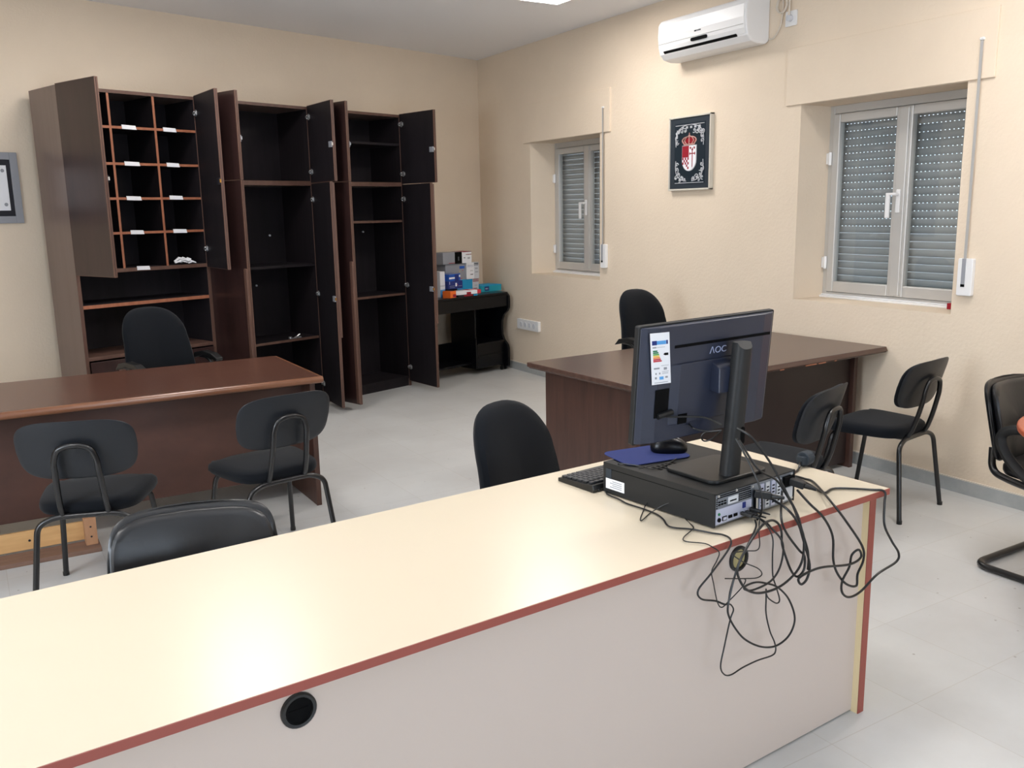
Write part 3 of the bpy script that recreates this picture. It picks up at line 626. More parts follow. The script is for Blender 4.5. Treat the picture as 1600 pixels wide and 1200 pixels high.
# right desk
DRZ = 3.6
t = thing('office_desk', 'dark brown wooden desk standing against the right wall below the windows', 'desk', (4.545, 3.385, 0), DRZ)
RW, RD, h = 1.955, .94, .765
m_ = MB(); m_.prism([(0, h - .026), (.012, h), (RD, h), (RD, h - .026)], 'yz', -RW, 0, 0); m_.prism([(-.001, h - .0262), (.009, h - .034), (RD - .01, h - .034), (RD, h - .0262)], 'yz', -RW + .008, -.008, 0)
m_.obj('desk_top', 'deskR', t, bevel=.004)
m_ = MB(); m_.box((-RW + .07, .12, 0), (-RW + .098, .86, h - .034)).box((-RW + .068, .108, 0), (-RW + .10, .122, h - .034)); m_.obj('end_panel', 'deskRF', t, bevel=.002)
m_ = MB(); m_.box((-.085, .17, 0), (-.057, .86, h - .034)).box((-.087, .16, 0), (-.055, .172, h - .034)); m_.obj('end_panel', 'deskRF', t, bevel=.002)
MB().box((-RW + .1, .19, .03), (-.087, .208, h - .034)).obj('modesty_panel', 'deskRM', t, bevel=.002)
b_ = MB()
for x0, x1 in ((-.75, -.66), (-.64, -.58), (-.5, -.485), (-.96, -.93)): b_.box((x0, -.0015, h - .033), (x1, .003, h - .0275))
b_.obj('chipped_edge', 'woodO', t)['label'] = 'pale chips along the front edge'
b_ = MB().box((-RW + .101, .3, .1), (-RW + .5, .84, .71)); b_.obj('drawer_box', 'deskRF', t, bevel=.003)

# ================================================================== RECEPTION COUNTER
CRZ = 4.733; CL = 3.05
t = thing('reception_counter', 'long cream laminate counter with terracotta edge banding in the foreground', 'counter', (2.303, 1.678, 0), CRZ)
h = .745; cd = .772
m_ = MB(); m_.box((-CL, .0025, h - .019), (-.0025, cd, h), 0)
m_.box((-CL, 0, h - .0205), (0, .0025, h - .0006), 1); m_.box((-.0025, .0025, h - .0205), (0, cd, h - .0006), 1); m_.box((-CL, cd - .002, h - .0205), (0, cd, h - .0006), 1)
m_.obj('counter_top', ['counter', 'red'], t, bevel=.0012)
for x in (-.036, -CL + .04):
    m_ = MB(); m_.box((x - .03, .0235, 0), (x, cd - .03, h - .0205), 0); m_.box((x - .03, .021, .0), (x, .0235, h - .0205), 1); m_.obj('end_panel', ['counterB', 'red'], t)
m_ = MB(); m_.box((-CL + .04, .045, .006), (-.066, .063, h - .0205)); m_.obj('front_panel', 'counterP', t)
def grommet(x, z, opened):
    g = MB(); n = 28; R, r2 = .036, .027
    for a, b, ya, yb in ((R, r2, .0665, .0605),):
        def fn(u, v):
            th = 2 * pi * u; prof = [(R, .045), (R, .0395), (R - .003, .037), (r2 + .001, .0375), (r2, .040), (r2 - .001, .0448)]
            q = prof[int(round(v * 5))]; return (x + q[0] * cos(th), q[1], z + q[0] * sin(th))
        g.grid(fn, n, 5, 0, cu=True)
    if not opened:
        g.cyl((x, .0435, z), (x, .0445, z), r2, n, 1)
        g.box((x - .02, .0425, z - .002), (x + .02, .0435, z + .002), 1)
    else:
        g.cyl((x, .0442, z), (x, .0448, z), r2, n, 2)
    return g.obj('cable_grommet', ['plastic', 'slot', 'p_gold'], t, smooth=True)
grommet(-1.886, .663, False); grommet(-.632, .660, True)

# ================================================================== CHAIRS
def rnd_panel(mb, w, h, n, fn, th, r, mi=0, nu=28, nv=6, sup=2.6):
    """soft panel: superellipse outline w x h, mapped by fn(x, z, y)"""
    P = []
    for j in range(nv + 1):
        pass
# --- four legged visitor chair, faces +Y
def visitor_chair(label, loc, rz):
    t = thing('visitor_chair', label, 'chair', loc, rz, 'black four legged visitor chairs')
    # seat cushion
    def outline(k, s, n=40):
        a = 2 * pi * k / n; c, s_ = cos(a), sin(a); e = 2 / 4.2
        x = math.copysign(abs(c) ** e, c) * s; y = math.copysign(abs(s_) ** e, s_) * s
        wx = .243 - .026 * (1 - y); return x * wx, .012 + y * .208
    m_ = MB(); lay = [(.80, .415), (.96, .418), (1.0, .432), (1.0, .446), (.985, .458), (.93, .468), (.75, .474), (.4, .476)]
    rings = []
    for s, z in lay: rings.append([m_.bm.verts.new((*outline(k, s), z - (.012 if outline(k, s)[1] > .17 and z > .43 else 0))) for k in range(40)])
    for A, B in zip(rings, rings[1:]):
        for k in range(40): m_.face([A[k], A[(k + 1) % 40], B[(k + 1) % 40], B[k]])
    m_.face(rings[0][::-1]); m_.face(rings[-1]); m_.obj('seat', 'fabric', t, smooth=True)
    # backrest shell and pad
    def bk(x, z, off):      # x in [-1,1]*.225, z 0..1
        zz = .572 + .252 * z; y = -.205 - .075 * z + .035 * (x / .225) ** 2 - off * .98
        return (x, y, zz + off * .2)
    def slab(o0, o1, w, inset, mtl, nm):
        m_ = MB(); n = 44; A = []; rings = []
        def pt(k, s, off):
            a = 2 * pi * k / n; c, q = cos(a), sin(a); e = 2 / 3.8
            x = math.copysign(abs(c) ** e, c) * w * s; zc = math.copysign(abs(q) ** e, q) * s
            return bk(x * (1 - .06 * (zc < 0) * abs(zc)), .5 + zc * (.5 - inset), off)
        seq = [(.001, o0), (.5, o0), (.9, o0), (.985, o0 + .15 * (o1 - o0)), (1, (o0 + o1) / 2), (.985, o1 - .15 * (o1 - o0)), (.9, o1), (.5, o1), (.001, o1)]
        for s, off in seq: rings.append([m_.bm.verts.new(pt(k, s, off)) for k in range(n)])
        for A, B in zip(rings, rings[1:]):
            for k in range(n): m_.face([A[k], A[(k + 1) % n], B[(k + 1) % n], B[k]])
        return m_.obj(nm, mtl, t, smooth=True)
    slab(.0, .008, .226, 0, 'plasK', 'backrest'); slab(-.03, -.0005, .216, .012, 'fabric', 'back_pad')
    # tubes
    R = .012
    for sx_ in (-1, 1): pass
    r1 = fillet([(-.222, -.25, .0), (-.185, -.205, .385), (-.12, -.2, .415), (.12, -.2, .415), (.185, -.205, .385), (.222, -.25, .0)], .05, 6)
    MB().tube(r1, R, 10).obj('leg', 'metalK', t, smooth=True)
    r2 = fillet([(-.222, .235, 0), (-.185, .165, .39), (-.12, .16, .408), (.12, .16, .408), (.185, .165, .39), (.222, .235, 0)], .04, 6)
    MB().tube(r2, R, 10).obj('leg', 'metalK', t, smooth=True)
    hp = [(-.085, .12, .412), (-.085, -.16, .412), (-.087, -.20, .425), (-.085, -.232, .5), (-.08, -.262, .62), (-.078, -.268, .66), (-.062, -.274, .705), (-.03, -.276, .722), (.0, -.277, .725)]
    hp = hp + [(-x, y, z) for x, y, z in hp[-2::-1]]
    MB().tube(spline(hp, 5), R, 10).obj('back_frame', 'metalK', t, smooth=True)
    MB().box((-.02, -.2, .404), (.02, .16, .411)).obj('seat_rail', 'metalK', t)
    f = MB()
    for x, y in ((-.222, -.25), (.222, -.25), (-.222, .235), (.222, .235)): f.cyl((x, y, 0), (x, y, .018), .0135, 12)
    f.obj('foot_caps', 'plastic', t)
    return t
v0 = visitor_chair('black visitor chair at the left desk, leftmost, seen from behind', (.291, 4.061, 0), -17.6)
dup(v0, (1.029, 4.087, 0), 10.1, 'black visitor chair at the right corner of the left desk')
dup(v0, (4.02, 3.02, 0), 9.8, 'black visitor chair closest to the right wall, in front of the dark brown desk')
dup(v0, (3.03, 2.83, 0), 19, 'black visitor chair half hidden behind the monitor and counter corner')

# --- upholstered swivel chair, faces +Y
def swivel_chair(label, loc, rz, arms=True):
    t = thing('swivel_chair', label, 'chair', loc, rz, 'black upholstered swivel chairs')
    n = 40; m_ = MB(); rings = []
    def half(v):      # half width of the back over its height 0..1
        return .19 + .055 * sin(min(1, v / .22) * pi / 2) - .062 * max(0, v - .2) ** 1.15
    out = []
    N = 16
    for i in range(N + 1): v = .02 + .62 * i / N; out.append((half(v), v))
    wt = half(.64)
    for i in range(1, 15): a = pi / 2 * i / 14; out.append((wt * cos(a) ** .72 if i < 14 else 0, .64 + .36 * sin(a)))
    full = [(x, v) for x, v in out] + [(-x, v) for x, v in out[::-1] if x > 1e-6]
    full = [(0, .0)] + full if False else full
    def P(x, v, s, off):
        cx, cv = 0, .45; xx = cx + (x - cx) * s; vv = cv + (v - cv) * (1 - (1 - s) * .8 if s < 1 else 1)
        z = .50 + .53 * vv; y = -.17 - .03 * vv - .05 * vv * vv + .045 * (xx / .23) ** 2 + .02 * sin(pi * vv) - off
        return (xx, y, z)
    for s, off in ((.05, -.045), (.5, -.043), (.8, -.036), (.94, -.022), (1, 0), (1, .012), (.95, .028), (.8, .036), (.4, .042), (.05, .043)):
        rings.append([m_.bm.verts.new(P(x, v, s, off)) for x, v in full])
    nn = len(full)
    for A, B in zip(rings, rings[1:]):
        for k in range(nn): m_.face([A[k], A[(k + 1) % nn], B[(k + 1) % nn], B[k]])
    m_.face(rings[0][::-1]); m_.face(rings[-1]); m_.obj('backrest', 'fabric', t, smooth=True)
    def outline(k, s):
        a = 2 * pi * k / n; c, q = cos(a), sin(a); e = 2 / 3
        return math.copysign(abs(c) ** e, c) * s * .24, .04 + math.copysign(abs(q) ** e, q) * s * .225
    m_ = MB(); rings = []
    for s, z in ((.85, .405), (.98, .412), (1, .43), (1, .455), (.96, .475), (.8, .487), (.4, .49)): rings.append([m_.bm.verts.new((*outline(k, s), z)) for k in range(n)])
    for A, B in zip(rings, rings[1:]):
        for k in range(n): m_.face([A[k], A[(k + 1) % n], B[(k + 1) % n], B[k]])
    m_.face(rings[0][::-1]); m_.face(rings[-1]); m_.obj('seat', 'fabric', t, smooth=True)
    MB().tube(spline([(0, .0, .4), (0, -.2, .4), (0, -.25, .45), (0, -.245, .56), (0, -.245, .7)], 5), .02, 8, flat=.5).box((-.08, -.1, .385), (.08, .12, .406)).obj('back_bracket', 'plastic', t, smooth=True)
    MB().cyl((0, 0, .1), (0, 0, .26), .028, 16).cyl((0, 0, .26), (0, 0, .39), .015, 16).obj('gas_column', 'plastic', t)
    for sgn in ((-1, 1) if arms else ()):
        a = fillet([(sgn * .16, .02, .4), (sgn * .27, .02, .41), (sgn * .275, .02, .66), (sgn * .27, -.02, .69), (sgn * .268, -.1, .695)], .05, 5)
        MB().tube(a, .016, 8).prism([(.11, .67), (.12, .69), (.06, .72), (-.04, .73), (-.12, .715), (-.16, .67), (-.12, .68), (-.04, .70), (.05, .69)], 'yz', sgn * .268 - .026, sgn * .268 + .026).obj('armrest', 'plastic', t, bevel=.004)
    b = MB(); cs = []
    for i in range(5):
        a = 2 * pi * i / 5 + .3; d = Vector((cos(a), sin(a), 0)); b.tube([Vector((0, 0, .12)), d * .12 + Vector((0, 0, .11)), d * .27 + Vector((0, 0, .075))], .022, 8)
        e = d * .265; q = d.cross(Vector((0, 0, 1))); c_ = Vector((e.x, e.y, .026))
        MB().cyl(c_ - q * .024, c_ - q * .004, .026, 16).cyl(c_ + q * .004, c_ + q * .024, .026, 16).cyl(c_, (e.x, e.y, .07), .006, 8).obj('caster', 'plastic', t)
    b.obj('star_base', 'plastic', t, smooth=True)
    return t
s0 = swivel_chair('black upholstered swivel chair behind the left desk, in front of the open cabinet', (.94, 5.91, 0), 203)
dup(s0, (4.0, 4.82, 0), 190, 'black upholstered swivel chair behind the right desk, between the windows')
s2 = swivel_chair('black upholstered swivel chair directly behind the cream counter', (1.705, 2.66, 0), 203, False)
for o_ in s2.children:
    if o_.name.split('.')[0] in ('seat', 'backrest', 'back_bracket'): o_.location.z = -.145

# --- cantilever chair with leatherette back, faces +Y
def cantilever_chair(label, loc, rz):
    t = thing('cantilever_chair', label, 'chair', loc, rz, 'black leatherette cantilever chairs')
    R = .0155; n = 44
    fr = []
    half = [(.0, -.235, .017), (.25, -.235, .017), (.25, .235, .017), (.235, .245, .40), (.225, -.09, .415), (.195, -.228, .435), (.18, -.238, .54)]
    full = [(-x, y, z) for x, y, z in half[:0:-1]] + half[1:]
    MB().tube(fillet(full, .075, 7), R, 12).obj('tube_frame', 'metalK', t, smooth=True)
    # back cushion: rounded rectangle, thick, slightly wrapped
    def slab(o0, o1, w, zc, hh, m__, nm, bulge=0, sup=5.6):
        m_ = MB(); rings = []
        def pt(k, s, off):
            a = 2 * pi * k / n; c, q = cos(a), sin(a); e = 2 / sup
            x = math.copysign(abs(c) ** e, c) * w * s; z = math.copysign(abs(q) ** e, q) * hh * s
            vv = (z + hh) / (2 * hh); x *= 1 - .035 * vv
            y = -.225 - .085 * vv + .05 * (x / w) ** 2 + off + bulge * max(0, 1 - (s) ** 4)
            return (x, y, zc + z)
        d = o1 - o0
        for s, off in ((.02, o0), (.5, o0), (.88, o0), (.97, o0 + .1 * d), (1, o0 + .35 * d), (1, o0 + .6 * d), (.965, o0 + .88 * d), (.9, o1), (.5, o1), (.02, o1)):
            rings.append([m_.bm.verts.new(pt(k, s, off)) for k in range(n)])
        for A, B in zip(rings, rings[1:]):
            for k in range(n): m_.face([A[k], A[(k + 1) % n], B[(k + 1) % n], B[k]])
        return m_.obj(nm, m__, t, smooth=True)
    slab(-.03, .0, .222, .65, .175, 'leather', 'back_shell'); slab(-.001, .035, .212, .65, .165, 'leather', 'backrest', .0)
    def outl(off, w, hh, zc=.65):
        P = []
        for k in range(n):
            a = 2 * pi * k / n; c, q = cos(a), sin(a); e = 2 / 3.6
            x = math.copysign(abs(c) ** e, c) * w; z = math.copysign(abs(q) ** e, q) * hh; vv = (z + hh) / (2 * hh); x *= 1 - .035 * vv
            P.append((x, -.225 - .085 * vv + .05 * (x / w) ** 2 + off, zc + z))
        return P
    MB().tube(outl(-.012, .223, .176), .0035, 6, closed=True).tube(outl(.024, .2075, .161), .003, 6, closed=True).obj('piping', 'plastic', t, smooth=True)
    m_ = MB(); rings = []
    for s, z in ((.8, .43), (.97, .435), (1, .45), (1, .47), (.96, .488), (.8, .498), (.4, .502)):
        rr = []
        for k in range(n):
            a = 2 * pi * k / n; c, q = cos(a), sin(a); e = 2 / 4
            rr.append(m_.bm.verts.new((math.copysign(abs(c) ** e, c) * s * .222, .01 + math.copysign(abs(q) ** e, q) * s * .225, z)))
        rings.append(rr)
    for A, B in zip(rings, rings[1:]):
        for k in range(n): m_.face([A[k], A[(k + 1) % n], B[(k + 1) % n], B[k]])
    m_.face(rings[0][::-1]); m_.face(rings[-1]); m_.obj('seat', 'leather', t, smooth=True)
    for sg in (-1, 1):
        a = spline([(sg * .235, .12, .43), (sg * .245, -.03, .45), (sg * .25, -.13, .53), (sg * .252, -.165, .61), (sg * .252, -.12, .652), (sg * .25, .0, .662), (sg * .25, .12, .655), (sg * .25, .19, .63), (sg * .245, .21, .56), (sg * .235, .2, .44)], 5)
        MB().tube(a, .0185, 8, flat=1.25).obj('armrest', 'plasticM', t, smooth=True)
    return t
c0 = cantilever_chair('black leatherette chair tucked against the far side of the counter', (.345, 2.16, 0), 168)
dup(c0, (3.90, 1.975, 0), 181, 'black leatherette cantilever chair at the right edge by the round table')
# --- round table at the right edge
t = thing('round_table', 'round reddish wood table cropped by the right edge of the view', 'table', (3.70, 1.53, 0))
MB().cyl((0, 0, .712), (0, 0, .738), .5, 72).obj('table_top', 'table', t, bevel=.008, seg=3)
MB().cyl((0, 0, .03), (0, 0, .712), .04, 24).cyl((0, 0, .695), (0, 0, .712), .16, 24).obj('pedestal', 'metalK', t)
MB().cyl((0, 0, 0), (0, 0, .025), .28, 40, r2=.26).obj('base', 'metalK', t, bevel=.004)

# ================================================================== COMPUTER ON THE COUNTER
CT = .7455
# desktop computer: local x to the right along its rear, y away from the photographer
PRZ = 7.5
t = thing('desktop_computer', 'black slim desktop computer case lying flat on the counter', 'computer', (1.607, 1.700, CT), PRZ)
PW, PD, PH = .358, .43, .098
b = MB(); b.box((0, .006, .004), (PW, PD, PH), 0); b.box((0, .0, .0045), (.004, .006, PH), 0); b.box((PW - .004, 0, .0045), (PW, .006, PH), 0); b.box((0, 0, PH - .004), (PW, .006, PH), 0); b.box((0, .02, .079), (-.0006, PD - .02, .0805), 1)
b.box((.02, .3, PH), (.2, .303, PH + .0005), 1)
for i in range(5): b.box((.06 + .02 * i, .25, PH), (.07 + .02 * i, .29, PH + .0006), 1)
b.obj('case', ['plasticM', 'slot'], t, bevel=.002)
f = MB()
for x, y in ((.03, .04), (.32, .04), (.03, .39), (.32, .39)): f.cyl((x, y, 0), (x, y, .0045), .012, 12)
f.obj('rubber_feet', 'slot', t)
b = MB(); b.box((.004, .003, .006), (PW - .004, .006, PH - .004), 0)
b.box((.008, .0015, .010), (.16, .003, .052), 1)                                       # port plate
for r in range(2):
    for i in range(26): b.box((.014 + .0055 * i, .0018, .082 + .0055 * r), (.0175 + .0055 * i, .003, .085 + .0055 * r), 2)
for r in range(4):
    for i in range(6): b.box((.105 + .009 * i, .0018, .058 + .0058 * r), (.112 + .009 * i, .003, .0605 + .0058 * r), 2)
b.box((.058, .0012, .058), (.1, .003, .078), 3); b.box((.065, .0008, .064), (.093, .0013, .068), 2)
for i in range(3): b.box((.018 + .012 * i, .0012, .062), (.026 + .012 * i, .003, .066), 2); b.box((.018 + .012 * i, .0012, .070), (.026 + .012 * i, .003, .073), 2)
for i in range(5): b.cyl((.012, .003, .056 + .006 * i), (.012, .0015, .056 + .006 * i), .0018, 8, 2)
# ports
b.cyl((.02, .0016, .022), (.02, -.002, .022), .006, 14, 2); b.box((.034, -.001, .016), (.052, .002, .028), 2); b.box((.036, -.0014, .018), (.05, -.001, .026), 1)
b.box((.06, -.001, .018), (.075, .002, .026), 2); b.box((.082, -.001, .018), (.097, .002, .026), 2); b.cyl((.02, .0016, .038), (.02, -.001, .038), .004, 10, 5); b.box((.12, -.001, .034), (.132, .002, .05), 4)
b.box((.17, -.004, .012), (.182, .0025, .056), 2); b.box((.173, -.0055, .016), (.179, -.004, .052), 6)   # serial port
for i in range(4):                                                                      # slot covers
    x = .196 + .026 * i; b.box((x, .0005, .012), (x + .018, .003, .086), 1 if i % 2 == 0 else 3)
    for k in range(6): b.box((x + .004, .0, .02 + .01 * k), (x + .014, .0006, .024 + .01 * k), 2)
b.box((.3, .001, .012), (.35, .003, .05), 3)
for x, z in ((.015, .09), (.09, .0925), (.16, .088), (.3, .018), (.345, .016), (.34, .088)): b.cyl((x, .003, z), (x, -.002, z), .0035, 8, 6)
b.box((.302, -.006, .056), (.348, .003, .086), 2)
b.obj('rear_plate', ['steel', 'steelL', 'slot', 'p_lgrey', 'p_navy', 'p_green', 'chrome'], t)
s_ = MB(); s_.box((-.0012, .34, .018), (0, .418, .05), 0); s_.box((-.0012, .395, .05), (0, .418, .08), 1)
for k in range(4): s_.box((-.0015, .35, .024 + .006 * k), (-.0012, .4 - .01 * (k % 2), .0265 + .006 * k), 2)
s_.obj('case_sticker', ['whiteM', 'p_slate', 'p_grey'], t)
def pcp(x, y, z): c, s__ = cos(rad(PRZ)), sin(rad(PRZ)); return Vector((1.607 + c * x - s__ * y, 1.700 + s__ * x + c * y, CT + z))
PT = CT + PH

# monitor
MZ = 1.131
t = thing('monitor', 'black computer monitor seen from behind with an energy label', 'monitor', (1.765, 1.84, PT + .0005), 1.6)
# frame local: monitor panel centre at (-.051, +.026) relative
def ML(x, y, z):      # panel coordinates -> thing coordinates; x right, z up on the panel, y away from us
    a = rad(-5.83); r_ = rad(1.03); x, z = x * cos(r_) - z * sin(r_), x * sin(r_) + z * cos(r_)
    return (x - .050, .026 + y * cos(a) + z * sin(a), MZ - PT - .0005 + z * cos(a) - y * sin(a))
MM = Matrix.Translation((0, 0, 0))
p0 = Vector(ML(0, 0, 0)); ex = Vector(ML(1, 0, 0)) - p0; ey = Vector(ML(0, 1, 0)) - p0; ez = Vector(ML(0, 0, 1)) - p0
MM = Matrix(((ex.x, ey.x, ez.x, p0.x), (ex.y, ey.y, ez.y, p0.y), (ex.z, ey.z, ez.z, p0.z), (0, 0, 0, 1)))
HW, HH = .2545, .167
b = MB(); b.prism(rrect(-HW, -HH, HW, HH, .006), 'xz', 0, .018, 0, MM)
o = b.obj('bezel', 'plasticM', t, bevel=.0025)
b = MB(); b.box((-HW + .006, .018, -HH + .018), (HW - .006, .0186, HH - .006), 0, MM); b.obj('screen', 'blackg', t)
b = MB()
prof = [(-HW + .004, 0), (-HW + .02, -.012), (-HW + .06, -.02), (HW - .06, -.02), (HW - .02, -.012), (HW - .004, 0)]
b.prism(prof, 'xy', -HH + .004, HH - .004, 0, MM)
b.prism([(-.15, -.02), (-.12, -.026), (.13, -.026), (.16, -.02)], 'xy', -.12, .055, 0, MM)
b.obj('rear_shell', 'monback', t, bevel=.003)
b = MB(); b.box((-.142, -.0212, .1), (HW - .032, -.0199, .108), 0, MM); b.box((-.2, -.0215, -.09), (-.152, -.0199, -.01), 0, MM); b.box((-.118, -.0275, -.118), (-.085, -.0259, -.09), 0, MM)
b.obj('cable_recess', 'slot', t)
b = MB(); b.tube([MM @ Vector((-.19, -.024, -.085)), MM @ Vector((-.16, -.027, -.08)), MM @ Vector((-.14, -.024, -.08))], .009, 8); b.obj('power_plug', 'plastic', t, smooth=True)
TM = MM @ Matrix(((1, 0, 0, .02), (0, 0, -1, -.0203), (0, 1, 0, .078), (0, 0, 0, 1)))
text_mesh('brand_mark', 'ΛOC', .026, 'p_logo', t, TM @ Matrix.Scale(1.12, 4, (1, 0, 0)))
# energy label, tilted slightly
LM = MM @ Matrix.Translation((-.190, -.0214, .078)) @ Matrix.Rotation(rad(2), 4, 'Y') @ Matrix(((1.08, 0, -.14, 0), (0, 1, 0, 0), (0, 0, .84, 0), (0, 0, 0, 1)))
b = MB(); b.box((-.032, 0, -.085), (.03, .0006, .085), 0, LM)
def lb(x0, z0, x1, z1, mi): b.box((x0, -.0006, z0), (x1, 0, z1), mi, LM)
lb(-.027, .046, -.012, .06, 1); lb(-.012, .047, .018, .059, 2); lb(.019, .047, .024, .060, 1); lb(-.026, .036, -.014, .040, 10); lb(-.012, .0375, .014, .0385, 10)
for k, (c_, l_) in enumerate(((3, .014), (3, .017), (4, .019), (5, .02), (6, .022), (7, .024), (7, .027))): lb(-.025, .024 - .0056 * k, -.025 + l_, .0285 - .0056 * k, c_)
b.prism([(.008, .014), (.013, .018), (.024, .018), (.024, .010), (.013, .010)], 'xz', -.0006, 0, 8, LM)
for x0, z0, x1, z1, mi in ((-.024, -.034, -.006, -.029, 10), (.008, -.038, .018, -.030, 10), (-.02, -.052, -.016, -.046, 10), (-.008, -.052, -.004, -.046, 10), (.002, -.052, .022, -.0465, 9), (-.022, -.067, -.016, -.06, 10), (-.007, -.070, .006, -.060, 2), (.012, -.066, .02, -.06, 10), (-.024, -.08, .02, -.0785, 10), (.0, -.024, .024, -.023, 10), (.002, -.044, .024, -.043, 10)): lb(x0, z0, x1, z1, mi)
b.obj('energy_label', ['whiteM', 'p_navy', 'p_ltblue', 'p_green', 'p_green2', 'p_yellow', 'p_orange', 'p_red', 'slot', 'p_lgrey', 'p_grey'], t)
# stand: arm, column, base plate (thing coordinates; column in front of the panel)
CX, CY = .0, -.045
b = MB(); b.prism([(-.034, .245), (-.034, .315), (.004, .335), (.012, .25)], 'yz', -.055, .02); b.obj('arm', 'monback', t, bevel=.002)
b = MB(); n = 20
def colp(u, v):
    th = 2 * pi * u; c, s__ = cos(th), sin(th); w_ = (.029 - .003 * v); d_ = .022
    e = 2 / 3; return (CX - .018 + math.copysign(abs(c) ** e, c) * w_ + .036 * v, CY + math.copysign(abs(s__) ** e, s__) * d_, .010 + v * (.375 + .012 * c * 0 - (.018 * (s__ < -.2) * abs(s__) if v > .99 else 0)))
V = b.grid(colp, 32, 12, 0, cu=True); b.face([V[i][12] for i in range(32)]); b.face([V[i][0] for i in range(32)][::-1])
b.obj('column', 'plasticM', t, smooth=True)
b = MB(); b.prism(rrect(.0, .1, .014, .148, .006), 'xz', CY - .0235, CY - .02); b.obj('cable_hole', 'slot', t)
BM = Matrix.Rotation(rad(3), 4, 'Z')
b = MB(); b.prism(rrect(-.115, -.075, .115, .125, .028), 'xy', .0, .011, 0, BM); b.obj('base_plate', 'plastic', t, bevel=.003)

# mouse pad and mouse on the case
o = MB().prism(rrect(-.115, -.075, .115, .095, .03), 'xy', 0, .0025).obj('mouse_pad', 'blue', None, bevel=.0008); o.location = (1.70, 2.095, PT + .002); o.rotation_euler = (rad(0), rad(0), rad(-6)); tag(o, 'dark blue mouse pad lying on the computer case', 'mouse pad')
t = thing('computer_mouse', 'black wired computer mouse on the blue mouse pad', 'mouse', (1.778, 2.092, PT + .0046), -128)
b = MB(); n = 28; rings = []
for s, z in ((.9, 0), (.98, .004), (1, .012), (.97, .02), (.88, .028), (.7, .0345), (.4, .038), (.05, .039)):
    rr = []
    for k in range(n):
        a = 2 * pi * k / n; c, q = cos(a), sin(a); e = 2 / 2.5; y = math.copysign(abs(q) ** e, q) * s
        rr.append(b.bm.verts.new((math.copysign(abs(c) ** e, c) * s * (.034 - .003 * y), y * .058, 1.3 * z - .012 * max(0, y) * (z / .039))))
    rings.append(rr)
for A, B in zip(rings, rings[1:]):
    for k in range(n): b.face([A[k], A[(k + 1) % n], B[(k + 1) % n], B[k]])
b.face(rings[0][::-1]); b.face(rings[-1]); b.obj('mouse_body', 'blackg', t, smooth=True)
MB().cyl((-.004, .028, .036), (.004, .028, .036), .007, 14).obj('scroll_wheel', 'p_grey', t); MB().tube([(0, .01, .0445), (0, .04, .0365), (0, .054, .026)], .0008, 5).obj('button_seam', 'slot', t)
# keyboard
t = thing('keyboard', 'black keyboard half hidden behind the computer case on the counter', 'keyboard', (1.518, 2.136, CT), 7)
KW, KD = .43, .165
b = MB(); b.prism([(0, 0), (KD, 0), (KD, .012), (0, .024), (-.004, .010)], 'yz', 0, KW, 0)
# the high rear edge faces the photographer
b.prism([(-.006, .004), (0, .0), (0, .024)], 'yz', .02, .03); b.obj('keyboard_body', 'plastic', t, bevel=.002)
b = MB()
for r in range(6):
    y = .014 + r * .0245; z = .024 - .012 * y / KD; nk = 21; x = .008
    for k in range(nk):
        w_ = .0165
        if k in (15, 18): x += .004
        if r == 5 and 3 <= k <= 8:
            if k == 3: b.box((x, y, z), (x + .0195 * 6 - .003, y + .019, z + .006))
            x += .0195; continue
        b.box((x, y, z), (x + w_, y + .019 - (.004 if r == 0 else 0), z + .006)); x += .0195
b.obj('keys', 'key', t, bevel=.0012, seg=1)
# power plug lying on the counter
t = thing('power_plug', 'loose dark power plug lying near the right rear of the counter', 'plug', (2.275, 1.985, CT + .026), 12)
MB().cyl((-.02, 0, 0), (.022, 0, 0), .025, 20, r2=.024).prism([(-.036, -.011), (-.018, -.018), (-.018, .018), (-.036, .011)], 'xy', -.016, .012).obj('plug_body', 'p_slate', t, bevel=.003)
for s__ in (-1, 1): MB().cyl((.022, s__ * .0095, 0), (.041, s__ * .0095, 0), .0024, 8).obj('pin', 'chrome', t)
MB().tube(spline([(-.03, 0, -.004), (-.055, -.01, -.018), (-.09, -.02, -.0215), (-.16, -.02, -.0215), (-.23, .02, -.0215)], 5), .004, 8).obj('cord', 'plastic', t)

